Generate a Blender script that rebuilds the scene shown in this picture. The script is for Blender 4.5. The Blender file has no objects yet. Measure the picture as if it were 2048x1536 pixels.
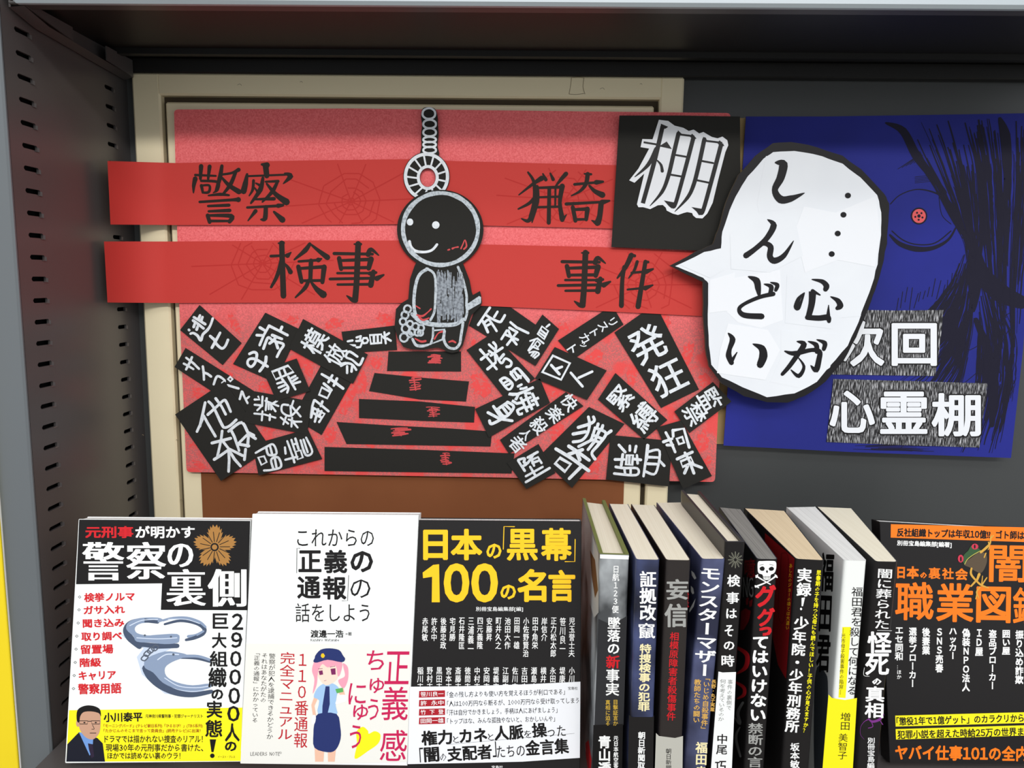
import bpy, math, random
from mathutils import Vector
random.seed(7)
SC = bpy.context.scene
COL = SC.collection
# ------------------------------------------------------------------ camera
F, CX, CY = 1560.0, 1024.0, 768.0            # focal length in pixels of the 2048x1536 frame
YAW, PITCH, ROLL = math.radians(1.0), math.radians(7.73), math.radians(0.7)
CAM = Vector((0, -0.78, 0))
fw = Vector((-math.sin(YAW)*math.cos(PITCH), math.cos(YAW)*math.cos(PITCH), -math.sin(PITCH)))
_r = Vector((math.cos(YAW), math.sin(YAW), 0)); _u = _r.cross(fw)
rt = _r*math.cos(ROLL) + _u*math.sin(ROLL); up = _u*math.cos(ROLL) - _r*math.sin(ROLL)
cam = bpy.data.cameras.new('camera'); co = bpy.data.objects.new('camera', cam); COL.objects.link(co)
cam.sensor_fit = 'HORIZONTAL'; cam.sensor_width = 36; cam.lens = F/2048*36
cam.clip_start = 0.01; cam.clip_end = 50
from mathutils import Matrix
m = Matrix.Identity(4)
for i in range(3):
    m[i][0] = rt[i]; m[i][1] = up[i]; m[i][2] = -fw[i]; m[i][3] = CAM[i]
co.matrix_world = m
SC.camera = co
# ------------------------------------------------------------------ light and exposure
w = bpy.data.worlds.new('store_ambience'); SC.world = w; w.use_nodes = True
w.node_tree.nodes['Background'].inputs[0].default_value = (0.93, 0.96, 1.0, 1)
w.node_tree.nodes['Background'].inputs[1].default_value = 0.98
def area(name, loc, size, sizey, power, col=(1, 1, 1), target=(0, 0, -.1)):
    l = bpy.data.lights.new(name, 'AREA'); l.shape = 'RECTANGLE'; l.size = size; l.size_y = sizey
    l.energy = power; l.color = col
    o = bpy.data.objects.new(name, l); COL.objects.link(o); o.location = loc
    o.rotation_euler = (Vector(target)-Vector(loc)).to_track_quat('-Z', 'Y').to_euler()
    return o
area('ceiling_tube_far', (0.4, -3.6, 1.54), 3.2, 0.22, 84, (1, .98, .95))
area('ceiling_tube_near', (0.1, -1.75, 1.45), 2.6, 0.22, 9, (.97, .99, 1))
SC.view_settings.view_transform = 'Standard'; SC.view_settings.look = 'None'
SC.view_settings.exposure = 0.0; SC.view_settings.gamma = 1
SC.view_settings.use_curve_mapping = False
# ------------------------------------------------------------------ helpers
ORG = {}
def lin(c):
    return tuple((x/255/12.92 if x/255 <= .04045 else ((x/255+.055)/1.055)**2.4) for x in c)
MATS = {}
def mat(name, rgb, rough=.6, spec=.5, noise=None, bump=None, metal=0, rgb2=None, stretch=(1, 1, 1), lo=.4, hi=.6):
    if name in MATS: return MATS[name]
    mt = bpy.data.materials.new(name); mt.use_nodes = True
    nt = mt.node_tree; b = nt.nodes['Principled BSDF']
    c = lin(rgb)+(1,)
    b.inputs['Base Color'].default_value = c
    b.inputs['Roughness'].default_value = rough
    b.inputs['Metallic'].default_value = metal
    b.inputs['Specular IOR Level'].default_value = spec
    if noise or bump:
        tc = nt.nodes.new('ShaderNodeTexCoord'); mp = nt.nodes.new('ShaderNodeMapping')
        mp.inputs['Scale'].default_value = stretch
        nt.links.new(tc.outputs['Object'], mp.inputs[0])
        nz = nt.nodes.new('ShaderNodeTexNoise'); nz.inputs['Scale'].default_value = noise or bump[0]
        nz.inputs['Detail'].default_value = 4
        nt.links.new(mp.outputs[0], nz.inputs[0])
        if noise:
            cr = nt.nodes.new('ShaderNodeValToRGB')
            cr.color_ramp.elements[0].position = lo; cr.color_ramp.elements[1].position = hi
            cr.color_ramp.elements[0].color = c
            cr.color_ramp.elements[1].color = lin(rgb2 or rgb)+(1,)
            nt.links.new(nz.outputs[0], cr.inputs[0]); nt.links.new(cr.outputs[0], b.inputs['Base Color'])
        if bump:
            nb = nt.nodes.new('ShaderNodeTexNoise'); nb.inputs['Scale'].default_value = bump[0]; nb.inputs['Detail'].default_value = 3
            nt.links.new(tc.outputs['Object'], nb.inputs[0])
            bp = nt.nodes.new('ShaderNodeBump'); bp.inputs['Strength'].default_value = bump[1]; bp.inputs['Distance'].default_value = .001
            nt.links.new(nb.outputs[0], bp.inputs['Height']); nt.links.new(bp.outputs[0], b.inputs['Normal'])
    MATS[name] = mt
    return mt
def tag(o, label=None, cat=None, group=None, kind=None):
    if label: o['label'] = label
    if cat: o['category'] = cat
    if group: o['group'] = group
    if kind: o['kind'] = kind
    return o
def root(name, loc):
    o = bpy.data.objects.new(name, None); o.empty_display_size = .02; COL.objects.link(o); o.location = loc
    ORG[o.name] = Vector(loc); return o
def mk(name, verts, faces, m, parent=None, smooth=False, idx=None):
    if parent is not None: og = ORG[parent.name]
    else:
        og = Vector((0, 0, 0))
        for v in verts: og = og+Vector(v)
        og = og/max(1, len(verts))
    me = bpy.data.meshes.new(name)
    me.from_pydata([tuple(Vector(v)-og) for v in verts], [], faces)
    ms = m if isinstance(m, (list, tuple)) else [m]
    for x in ms: me.materials.append(x)
    if idx:
        for p, i in zip(me.polygons, idx): p.material_index = i
    if smooth:
        for p in me.polygons: p.use_smooth = True
    me.update()
    o = bpy.data.objects.new(name, me); COL.objects.link(o)
    ORG[o.name] = og
    if parent is not None: o.parent = parent
    else: o.location = og
    return o
class MB:
    def __init__(s): s.v = []; s.f = []; s.mi = []
    def add(s, vs, fs, mi=0):
        n = len(s.v); s.v += [Vector(v) for v in vs]; s.f += [tuple(i+n for i in f) for f in fs]; s.mi += [mi]*len(fs)
    def box(s, x0, x1, y0, y1, z0, z1, bev=0, mi=0):
        if bev <= 0:
            vs = [(x, y, z) for x in (x0, x1) for y in (y0, y1) for z in (z0, z1)]
            s.add(vs, [(0, 1, 3, 2), (4, 6, 7, 5), (0, 4, 5, 1), (2, 3, 7, 6), (0, 2, 6, 4), (1, 5, 7, 3)], mi); return
        b = bev; vs = []; c = {}
        for ix, x in enumerate((x0, x1)):
            for iy, y in enumerate((y0, y1)):
                for iz, z in enumerate((z0, z1)):
                    sx, sy, sz = (1 if ix == 0 else -1), (1 if iy == 0 else -1), (1 if iz == 0 else -1)
                    c[ix, iy, iz] = (len(vs), len(vs)+1, len(vs)+2)
                    vs += [(x, y+sy*b, z+sz*b), (x+sx*b, y, z+sz*b), (x+sx*b, y+sy*b, z)]
        fs = []
        for i in (0, 1):
            fs.append([c[i, 0, 0][0], c[i, 1, 0][0], c[i, 1, 1][0], c[i, 0, 1][0]])
            fs.append([c[0, i, 0][1], c[1, i, 0][1], c[1, i, 1][1], c[0, i, 1][1]])
            fs.append([c[0, 0, i][2], c[1, 0, i][2], c[1, 1, i][2], c[0, 1, i][2]])
        for i in (0, 1):
            for j in (0, 1):
                fs.append([c[i, j, 0][0], c[i, j, 1][0], c[i, j, 1][1], c[i, j, 0][1]])
                fs.append([c[i, 0, j][0], c[i, 1, j][0], c[i, 1, j][2], c[i, 0, j][2]])
                fs.append([c[0, i, j][1], c[1, i, j][1], c[1, i, j][2], c[0, i, j][2]])
        for k in c.values(): fs.append(list(k))
        s.add(vs, fs, mi)
    def slab(s, pts, nrm, t, mi=0, side=None):
        """polygon front face pts, extruded by t against nrm"""
        n = len(pts); vs = [Vector(p) for p in pts]+[Vector(p)-Vector(nrm)*t for p in pts]
        s.add(vs, [tuple(range(n))], mi)
        s.add(vs, [tuple(range(2*n-1, n-1, -1))]+[(i, i+n, (i+1) % n+n, (i+1) % n) for i in range(n)], mi if side is None else side)
    def build(s, name, m, parent=None, smooth=False):
        o = mk(name, s.v, s.f, m, parent, smooth, s.mi)
        import bmesh
        bm = bmesh.new(); bm.from_mesh(o.data); bmesh.ops.recalc_face_normals(bm, faces=bm.faces); bm.to_mesh(o.data); bm.free()
        return o
def ray(px, py): return fw + rt*((px-CX)/F) - up*((py-CY)/F)
class Surf:
    def __init__(s, O, n): s.O = Vector(O); s.n = Vector(n).normalized()
    def to(s, px, py, lift=0):
        d = ray(px, py); O = s.O+s.n*lift
        return CAM + d*((O-CAM).dot(s.n)/d.dot(s.n))
def wall(Y): return Surf((0, Y, 0), (0, -1, 0))
def onz(px, py, z): d = ray(px, py); return CAM+d*((z-CAM.z)/d.z)
# --------- glyphs
GC = {}
def glyph(ch, off=0.0, res=2):
    if '!' < ch <= '~' and ch.isalnum(): ch = chr(ord(ch)+0xFEE0)
    k = (ch, off, res)
    if k in GC: return GC[k]
    c = bpy.data.curves.new('g', 'FONT'); c.body = ch; c.size = 1; c.resolution_u = res; c.offset = off
    c.dimensions = '2D'; c.fill_mode = 'FRONT'
    o = bpy.data.objects.new('g', c); me = o.to_mesh()
    vs = [(v.co.x, v.co.y) for v in me.vertices]; fs = [tuple(p.vertices) for p in me.polygons]
    o.to_mesh_clear(); bpy.data.objects.remove(o); bpy.data.curves.remove(c)
    GC[k] = (vs, fs); return GC[k]
def bold_shifts(b, bx, em):
    if b <= .003: sh = [(0, 0)]
    elif em < 12: sh = [(-b, -b), (b, b)]
    elif em < 26: sh = [(-b, -b), (b, b), (-b, b), (b, -b)]
    else: sh = [(0, 0)]+[(b*math.cos(k*math.pi/4+.39), b*math.sin(k*math.pi/4+.39)) for k in range(8)]
    if bx: sh = [(x+d, y) for x, y in sh for d in ((-bx, -bx*.4, bx*.4, bx) if bx > .02 else (-bx, bx))]
    return sh
VROT = set('ー「」（）()…—～[]〜―')
class Ink:
    """flat print, lettering or marker strokes lying on a surface, collected into one mesh"""
    def __init__(s, surf, lift=1e-4, tr=(0, 0, 1)):
        s.surf = surf; s.lift = lift; s.tr = tr; s.v = []; s.f = []; s.k = 0
    def P(s, x, y): return (s.tr[0]+x/s.tr[2], s.tr[1]+y/s.tr[2])
    def _l(s): s.k += 1; return s.lift + (s.k % 40)*1.5e-6
    def raw(s, pts2, faces, l=None):
        l = s._l() if l is None else l
        n = len(s.v); s.v += [s.surf.to(x, y, l[i] if isinstance(l, list) else l) for i, (x, y) in enumerate(pts2)]; s.f += [tuple(i+n for i in f) for f in faces]
    def poly(s, pts): s.raw([s.P(*p) for p in pts], [tuple(range(len(pts)))]); return s
    def rect(s, x0, y0, x1, y1): return s.poly([(x0, y0), (x1, y0), (x1, y1), (x0, y1)])
    def ell(s, cx, cy, rx, ry=None, n=20, a0=0):
        ry = ry or rx
        return s.poly([(cx+rx*math.cos(a0+2*math.pi*i/n), cy+ry*math.sin(a0+2*math.pi*i/n)) for i in range(n)])
    def stroke(s, pts, w0, w1=None, closed=False, smooth=True, cap=True):
        """polyline with width w0 (or a list of widths) in pixels"""
        if closed: pts = list(pts)+[pts[0]]
        n = len(pts)
        ws = list(w0) if isinstance(w0, (list, tuple)) else [w0+((w1 if w1 is not None else w0)-w0)*i/(n-1) for i in range(n)]
        if smooth and n > 2:
            q = []; qw = []
            for i in range(n-1):
                p0 = pts[i-1] if i > 0 else (pts[n-2] if closed else pts[0]); p1 = pts[i]; p2 = pts[i+1]
                p3 = pts[i+2] if i+2 < n else (pts[1] if closed else pts[n-1])
                for j in range(5):
                    t = j/5
                    q.append(tuple(.5*((2*p1[a])+(-p0[a]+p2[a])*t+(2*p0[a]-5*p1[a]+4*p2[a]-p3[a])*t*t+(-p0[a]+3*p1[a]-3*p2[a]+p3[a])*t**3) for a in (0, 1)))
                    qw.append(ws[i]+(ws[i+1]-ws[i])*t)
            q.append(pts[-1]); qw.append(ws[-1]); pts, ws = q, qw; n = len(pts)
        sc = s.tr[2]; P = [s.P(*p) for p in pts]; W = [x/sc/2 for x in ws]
        L = []; R = []
        for i in range(n):
            a = P[max(0, i-1)]; b = P[min(n-1, i+1)]
            if closed and i in (0, n-1): a = P[n-2]; b = P[1]
            dx, dy = b[0]-a[0], b[1]-a[1]; d = math.hypot(dx, dy) or 1
            nx, ny = -dy/d*W[i], dx/d*W[i]
            L.append((P[i][0]+nx, P[i][1]+ny)); R.append((P[i][0]-nx, P[i][1]-ny))
        l = s._l()
        ramp = [l+i*1.2e-6 for i in range(n)]
        s.raw(L+R, [(i, i+1, n+i+1, n+i) for i in range(n-1)], ramp+ramp)
        if cap and not closed:
            for i in (0, n-1):
                if W[i] > .3: s.raw([(P[i][0]+W[i]*math.cos(a*math.pi/4), P[i][1]+W[i]*math.sin(a*math.pi/4)) for a in range(8)], [tuple(range(8))])
        return s
    def _frame(s, cx, cy, ang):
        a = math.radians(ang); c, sn = math.cos(a), math.sin(a)
        return lambda x, y: (cx+x*c-y*sn, cy+x*sn+y*c)        # x right, y down, image pixels
    def T(s, text, x0, y0, x1, y1, ang=0, v=False, b=0.0, bx=0.0, gap=0, shear=0):
        """text whose ink fills the given box (crop units)"""
        (X0, Y0), (X1, Y1) = s.P(x0, y0), s.P(x1, y1)
        w, h = X1-X0, Y1-Y0; cx, cy = (X0+X1)/2, (Y0+Y1)/2
        n = len(text); em = (h/n if v else h)
        if b > .02 and em > 26: b *= .8
        res = 3 if em > 45 else (2 if em > 16 else 1)
        items = []; cur = 0
        for ch in text:
            if ch in ' 　': cur += .6; continue
            vs, fs = glyph(ch, 0, res)
            if not vs: cur += 1; continue
            if v:
                if ch in VROT: vs = [(.5+(y-.38), .38-(x-.5)) for x, y in vs]
                if ch in '、。': vs = [(x+.55, y+.55) for x, y in vs]
                if ord(ch) < 0x2000:
                    ax = min(p[0] for p in vs); bx_ = max(p[0] for p in vs); vs = [(x-(ax+bx_)/2+.5, y) for x, y in vs]
                items.append(([(x, y-cur) for x, y in vs], fs)); cur += (1+gap)
            else:
                if ord(ch) < 0x2000:
                    ax = min(p[0] for p in vs); bx_ = max(p[0] for p in vs)
                    items.append(([(x-ax+cur+.05, y) for x, y in vs], fs)); cur += bx_-ax+.1
                else: items.append(([(x+cur, y) for x, y in vs], fs)); cur += (1+gap)
        if not items: return s
        xs = [p[0] for it in items for p in it[0]]; ys = [p[1] for it in items for p in it[0]]
        bb = max(b, 0); ax, bx2, ay, by = min(xs)-bx-bb, max(xs)+bx+bb, min(ys)-bb, max(ys)+bb
        # single thin strokes such as one / bar must not be stretched
        sx = w/max(bx2-ax, .05); sy = h/max(by-ay, .05)
        fr = s._frame(cx, cy, ang); mx, my = (ax+bx2)/2, (ay+by)/2
        sh = bold_shifts(b, bx, em)
        for vs, fs in items:
            for dx, dy in sh:
                q = [fr((x+dx-mx)*sx + shear*(y-my)*sy, -(y+dy-my)*sy) for x, y in vs]
                s.raw(q, fs)
        return s
    def C(s, ch, cx, cy, size, ang=0, b=.035, sx=1):
        """one character turned by ang (clockwise), centred"""
        vs, fs = glyph(ch, 0, 2); cx, cy = s.P(cx, cy); size = size/s.tr[2]
        xs = [p[0] for p in vs]; ys = [p[1] for p in vs]; mx, my = (min(xs)+max(xs))/2, (min(ys)+max(ys))/2
        fr = s._frame(cx, cy, ang)
        for dx, dy in bold_shifts(b, 0, 60): s.raw([fr((x+dx-mx)*size*sx, -(y+dy-my)*size) for x, y in vs], fs)
        return s
    def done(s, name, m, parent, label=None):
        if not s.f: return None
        o = mk(name, s.v, s.f, m, parent)
        if label: o['label'] = label
        return o
def smoothpoly(pts, k=4):
    out = []; n = len(pts)
    for i in range(n):
        p0, p1, p2, p3 = pts[i-1], pts[i], pts[(i+1) % n], pts[(i+2) % n]
        for j in range(k):
            t = j/k
            out.append(tuple(.5*((2*p1[a])+(-p0[a]+p2[a])*t+(2*p0[a]-5*p1[a]+4*p2[a]-p3[a])*t*t+(-p0[a]+3*p1[a]-3*p2[a]+p3[a])*t**3) for a in (0, 1)))
    return out
# ------------------------------------------------------------------ materials
M_steel = mat('grey_painted_steel', (80, 76, 75), .30, .5, bump=(900, .04))
M_steelb = mat('back_panel_steel', (60, 62, 62), .36, .5, bump=(900, .04))
M_dark = mat('slot_shade_black', (14, 14, 14), .9, .1)
M_lip = mat('lit_lip_steel', (168, 177, 182), .35, .5, bump=(900, .03))  # lip's copy of the grey paint, lightened for the direct light on it
M_cream = mat('cream_enamel', (234, 221, 186), .42, .4, bump=(300, .05))
M_brown = mat('brown_paper', (130, 78, 46), .75, .2, noise=6, rgb2=(120, 70, 40))
M_yel = mat('yellow_card', (235, 208, 30), .5, .3)
M_foam = None
M_ban = mat('red_paper', (196, 60, 54), .7, .25, bump=(700, .05))
M_web = mat('faint_web_print', (184, 48, 44), .7, .2)
M_ink = mat('black_ink', (42, 35, 31), .65, .15)
M_blk = mat('black_construction_paper', (38, 37, 34), .8, .2, bump=(1200, .05))
M_wm = mat('white_paint_marker', (226, 230, 234), .5, .3, noise=260, rgb2=(205, 211, 217), lo=.45, hi=.7)
M_gm = mat('grey_white_marker', (190, 198, 204), .5, .3, noise=420, rgb2=(152, 160, 166), lo=.5, hi=.62)
M_gm2 = mat('thin_grey_marker', (150, 157, 165), .5, .3, noise=420, rgb2=(104, 109, 116), lo=.42, hi=.62)
M_redm = mat('red_marker', (200, 70, 72), .6, .3)
M_redp = mat('red_paint', (228, 76, 74), .7, .25, noise=420, rgb2=(206, 100, 97), lo=.5, hi=.62)
M_white = mat('white_paper', (227, 230, 234), .65, .25, noise=9, rgb2=(222, 225, 230))
M_white2 = mat('white_paper_patch', (230, 232, 236), .65, .25)
M_blue = mat('blue_poster_paper', (36, 42, 132), .7, .2, noise=8, rgb2=(33, 39, 120))
M_bink = mat('dark_hatching_ink', (24, 22, 40), .7, .2)
M_kraft = mat('kraft_board', (172, 148, 102), .8, .2)
M_pgs = mat('cream_page_edges', (242, 235, 214), .85, .1, noise=1, rgb2=(230, 221, 196), stretch=(2600, 8, 8), lo=.35, hi=.75)
M_pgw = mat('white_page_edges', (238, 238, 234), .85, .1, noise=1, rgb2=(212, 212, 208), stretch=(2300, 8, 8), lo=.35, hi=.75)
M_pgt = mat('tan_page_edges', (232, 212, 178), .85, .1, noise=1, rgb2=(214, 192, 156), stretch=(2300, 8, 8), lo=.35, hi=.75)
M_pgg = mat('grey_page_edges', (150, 148, 142), .85, .1, noise=1, rgb2=(112, 110, 106), stretch=(2300, 8, 8), lo=.35, hi=.75)
def pr(name, rgb, rough=.4): return mat(name, rgb, rough, .22)
K_white = pr('white_cover_stock', (236, 238, 236)); K_black = pr('black_print', (22, 20, 20)); K_bk2 = pr('black_cover_stock', (30, 28, 28), .3)
K_red = pr('red_print', (205, 32, 40)); K_wt = pr('white_print', (238, 238, 236)); K_yel = pr('yellow_print', (245, 232, 30))
K_gold = pr('gold_print', (168, 120, 62)); K_org = pr('orange_print', (250, 122, 26)); K_title = pr('amber_print', (252, 196, 32))
K_grey = pr('grey_print', (128, 128, 126)); K_pink = pr('magenta_print', (196, 30, 84)); K_skin = pr('skin_print', (232, 186, 160))
K_navy = pr('navy_print', (38, 50, 104)); K_lblue = pr('light_blue_print', (158, 192, 226)); K_hair = pr('pink_print', (236, 158, 176))
fl = MB(); fl.box(-4, 4, -6, .3, -1.32, -1.30); o = fl.build('unseen_floor', mat('grey_floor_tile', (120, 118, 112), .5)); o['kind'] = 'structure'  # unseen store floor, added to block ambient light from below
fl = MB(); fl.box(-4, 4, .03, .3, -1.30, 2.6); o = fl.build('wall_back', mat('white_wall_paint', (200, 198, 192), .8)); o['kind'] = 'structure'
# ------------------------------------------------------------------ bookshelf (setting-sized thing)
XS = -0.390; YF = -0.182; ZT = 0.199; ZB = -0.3922; XR = 0.52
shelf = root('bookshelf', (0, 0, ZB)); tag(shelf, 'grey painted steel bookshelf bay with slotted side panel around the display', 'bookshelf')
b = MB(); b.box(XS-.012, XR, 0.0, .006, ZB-.03, ZT+.06); b.build('back_panel', M_steelb, shelf)
# slotted side panel: strips with real holes
sp = MB()
def strip(y0, y1, slots=None):
    zlo, zhi = ZB-.04, ZT+.06
    if not slots:
        sp.add([(XS, y0, zlo), (XS, y1, zlo), (XS, y1, zhi), (XS, y0, zhi)], [(0, 1, 2, 3)]); return
    z = zlo
    for s in sorted(slots):
        h = .0019
        sp.add([(XS, y0, z), (XS, y1, z), (XS, y1, s-h), (XS, y0, s-h)], [(0, 1, 2, 3)])
        e = .0045   # hole with clipped ends: end triangles stay as metal
        for (ya, yb) in ((y0, y0+.0015), (y1, y1-.0015)):
            sp.add([(XS, ya, s-h), (XS, yb, s-h), (XS, ya, s-h*.3)], [(0, 1, 2)])
            sp.add([(XS, ya, s+h), (XS, yb, s+h), (XS, ya, s+h*.3)], [(0, 1, 2)])
        d = .0022
        sp.add([(XS, y0, s-h), (XS, y1, s-h), (XS, y1, s+h), (XS, y0, s+h), (XS-d, y0, s-h), (XS-d, y1, s-h), (XS-d, y1, s+h), (XS-d, y0, s+h)],
               [(0, 1, 5, 4), (1, 2, 6, 5), (2, 3, 7, 6), (3, 0, 4, 7)])
        # pressed bright rim at the lower rear end
        sp.add([(XS+.0007, y1-.004, s-h-.0008), (XS+.0007, y1+.0012, s-h-.0008), (XS+.0007, y1+.0012, s+h*.4), (XS, y1-.0005, s+h*.4), (XS, y1-.0005, s-h), (XS, y1-.004, s-h)],
               [(0, 1, 4, 5), (1, 2, 3, 4)])
        z = s+h
    sp.add([(XS, y0, z), (XS, y1, z), (XS, y1, zhi), (XS, y0, zhi)], [(0, 1, 2, 3)])
fz = [.1825-.01707*k for k in range(34)]; bz = [.1701-.01702*k for k in range(34)]
strip(YF, -.1675); strip(-.1675, -.1485, fz); strip(-.1485, -.0415); strip(-.0415, -.0255, bz); strip(-.0255, 0)
sp.build('side_panel', M_steel, shelf)
b = MB(); b.box(XS-.012, XS-.006, YF+.004, 0, ZB-.04, ZT+.06); b.build('slot_shade_backing', M_dark, shelf)  # near-black box behind the slots, painted as the shade inside them
b = MB(); b.box(XS-.027, XS+.0004, YF-.004, YF+.0005, ZB-.04, ZT+.08, bev=.0015); b.build('side_flange', mat('flange_steel', (98, 103, 106), .35, .5), shelf)
# upper shelf with lip, hem, rear rail and side bracket
up_ = MB(); up_.box(XS+.002, XR, YF+.004, -.002, ZT+.004, ZT+.007); 
up_.box(XS+.004, XR, -.044, -.036, ZT-.001, ZT+.004); up_.box(XS+.004, XR, -.014, -.002, ZT-.010, ZT+.004, bev=.001)
up_.build('upper_shelf', mat('shaded_shelf_steel', (24, 23, 22), .45, .35), shelf)  # same grey paint, darkened to put the underside's shade into the colour
b = MB(); b.box(XS+.004, XR, YF+.0025, YF+.0165, .1962, .1985, bev=.0008); b.build('lip_return', mat('return_steel', (70, 68, 66), .4), shelf)
b = MB(); b.box(XS+.012, XR, YF-.006, YF+.002, .1945, ZT+.05, bev=.0022); b.build('shelf_lip', M_lip, shelf)
br = MB()
yA, yB = YF+.006, -.010
web = [(XS+.003, yA, ZT+.004), (XS+.003, yB, ZT+.004), (XS+.003, yB, ZT-.016), (XS+.003, yA+.03, ZT-.010), (XS+.003, yA, ZT-.004)]
br.slab([Vector(p)+Vector((.001, 0, 0)) for p in web], (1, 0, 0), .0015)
br.add([(XS+.003, yA, ZT-.004), (XS+.014, yA, ZT-.003), (XS+.014, yA+.03, ZT-.009), (XS+.003, yA+.03, ZT-.010), (XS+.014, yB-.006, ZT-.015), (XS+.003, yB, ZT-.016)], [(0, 1, 2, 3), (3, 2, 4, 5)])
for ya, yb, za, zb in ((yA+.002, yA+.062, ZT-.003, ZT-.0102), (-.062, yB-.006, ZT-.0118, ZT-.015)):
    br.slab([(XS+.0145, ya, za), (XS+.0145, yb, zb), (XS+.0145, yb, ZT+.0005), (XS+.0145, ya, ZT+.0005)], (1, 0, 0), .0012)
br.build('shelf_bracket', M_steel, shelf)
b = MB(); b.box(XS+.002, XR, -.262, -.001, ZB-.012, ZB, bev=.001); b.build('lower_shelf', M_steel, shelf)
# yellow sign beside the bay
S = wall(-.188); e0 = S.to(0, 1030).x
b = MB(); b.box(e0-.05, e0, -.190, -.1875, ZB-.05, .1, bev=.0006)
tag(b.build('side_sign', M_yel), 'plain yellow card strip along the outer edge of the grey side panel', 'sign')
# ------------------------------------------------------------------ cream framed hatch
YC = -.012
hatch = root('hatch_panel', (-.118, 0, ZB)); tag(hatch, 'cream enamelled framed hatch mounted on the shelf back behind the red board', 'hatch panel')
x0, x1, z1 = -.3797, .1453, .1895; fwd = .027; z0 = ZB+.001
fr = MB()
for a in ((x0, x0+fwd, z0, z1), (x1-.0225, x1, z0, z1)): fr.box(a[0], a[1], YC, -.0002, a[2], a[3], bev=.0018)
fr.box(x0+fwd-.0025, x1-.0200, YC+.00002, -.0002, z1-.0205, z1-.00002, bev=.0018)
fr.build('outer_frame', M_cream, hatch)
b = MB(); b.box(x0+fwd-.001, x1-.021, -.003, -.0004, z0, z1-.019); b.build('frame_rebate', mat('brown_shadow_gap', (70, 60, 46), .8, .2), hatch)
ix0, ix1 = x0+fwd+.0042, x1-.0225-.005; iz1 = z1-.0205-.006
b = MB(); b.box(ix0, ix1, YC+.001, -.0032, z0+.001, iz1, bev=.0015); b.build('inner_panel', M_cream, hatch)
sb = wall(YC-.0005)
bl = sb.to(404, 1000).x; br_ = sb.to(1247, 1000).x
b = MB(); b.box(bl, br_, YC-.0004, YC+.0008, z0+.002, -.12); b.build('brown_sheet', M_brown, hatch)
t = Ink(wall(YC), 1e-4); brn = mat('tape_residue', (128, 112, 84), .8)
for q in ([(1143, 155), (1141, 172), (1138, 188)], [(1143, 155), (1158, 154), (1168, 156)], [(1168, 156), (1166, 174), (1170, 188)], [(1138, 188), (1152, 189), (1168, 187)]): t.stroke(q, 1.0)
t.done('tape_residue', brn, hatch)
for nm, q in (('scuff_marks', [(475, 170, 8), (600, 164, 5), (1200, 178, 9), (1280, 168, 4), (284, 870, 3), (352, 880, 4), (360, 1000, 5)]),):
    t = Ink(wall(YC), 1e-4)
    for x, y, l in q: t.stroke([(x, y), (x+l*.6, y-l*.25), (x+l, y+1)], .8)
    t.done(nm, brn, hatch)
# ------------------------------------------------------------------ red foam board
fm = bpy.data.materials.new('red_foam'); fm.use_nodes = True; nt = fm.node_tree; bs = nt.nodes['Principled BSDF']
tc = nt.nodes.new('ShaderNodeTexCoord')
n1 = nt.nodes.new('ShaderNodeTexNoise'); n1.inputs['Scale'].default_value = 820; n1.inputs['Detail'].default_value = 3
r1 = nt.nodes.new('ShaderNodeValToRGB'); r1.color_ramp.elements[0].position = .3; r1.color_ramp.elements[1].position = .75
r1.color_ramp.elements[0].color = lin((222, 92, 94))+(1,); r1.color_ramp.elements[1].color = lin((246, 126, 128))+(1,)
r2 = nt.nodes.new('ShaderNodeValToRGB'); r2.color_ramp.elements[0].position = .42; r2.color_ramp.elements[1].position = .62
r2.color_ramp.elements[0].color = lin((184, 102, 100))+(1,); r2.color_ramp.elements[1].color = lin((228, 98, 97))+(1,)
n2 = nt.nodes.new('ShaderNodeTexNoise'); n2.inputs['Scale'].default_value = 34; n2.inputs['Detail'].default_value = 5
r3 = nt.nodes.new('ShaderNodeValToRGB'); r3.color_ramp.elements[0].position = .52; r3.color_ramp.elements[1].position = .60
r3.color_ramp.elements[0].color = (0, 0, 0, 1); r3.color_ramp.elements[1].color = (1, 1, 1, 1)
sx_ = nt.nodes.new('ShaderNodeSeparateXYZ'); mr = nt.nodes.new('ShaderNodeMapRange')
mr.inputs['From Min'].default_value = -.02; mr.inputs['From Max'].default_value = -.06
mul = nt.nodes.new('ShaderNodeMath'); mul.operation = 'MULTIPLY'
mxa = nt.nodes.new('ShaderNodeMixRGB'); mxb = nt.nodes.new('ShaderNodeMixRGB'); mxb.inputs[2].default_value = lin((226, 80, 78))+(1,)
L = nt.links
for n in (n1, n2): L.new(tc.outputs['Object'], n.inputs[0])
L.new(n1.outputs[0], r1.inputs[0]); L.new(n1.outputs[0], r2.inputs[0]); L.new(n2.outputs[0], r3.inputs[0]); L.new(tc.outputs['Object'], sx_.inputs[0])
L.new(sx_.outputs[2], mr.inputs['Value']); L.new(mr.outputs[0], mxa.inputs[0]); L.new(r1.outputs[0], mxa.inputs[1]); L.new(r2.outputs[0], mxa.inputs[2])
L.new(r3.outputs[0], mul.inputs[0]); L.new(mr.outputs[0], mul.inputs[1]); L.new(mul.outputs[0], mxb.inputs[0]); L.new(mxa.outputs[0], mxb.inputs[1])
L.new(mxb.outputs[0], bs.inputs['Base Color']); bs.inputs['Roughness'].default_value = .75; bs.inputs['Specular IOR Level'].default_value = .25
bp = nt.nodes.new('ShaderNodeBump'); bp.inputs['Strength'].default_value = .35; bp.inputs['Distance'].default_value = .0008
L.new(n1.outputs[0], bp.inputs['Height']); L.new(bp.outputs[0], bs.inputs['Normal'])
YB = -.0185
S = wall(YB)
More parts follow.
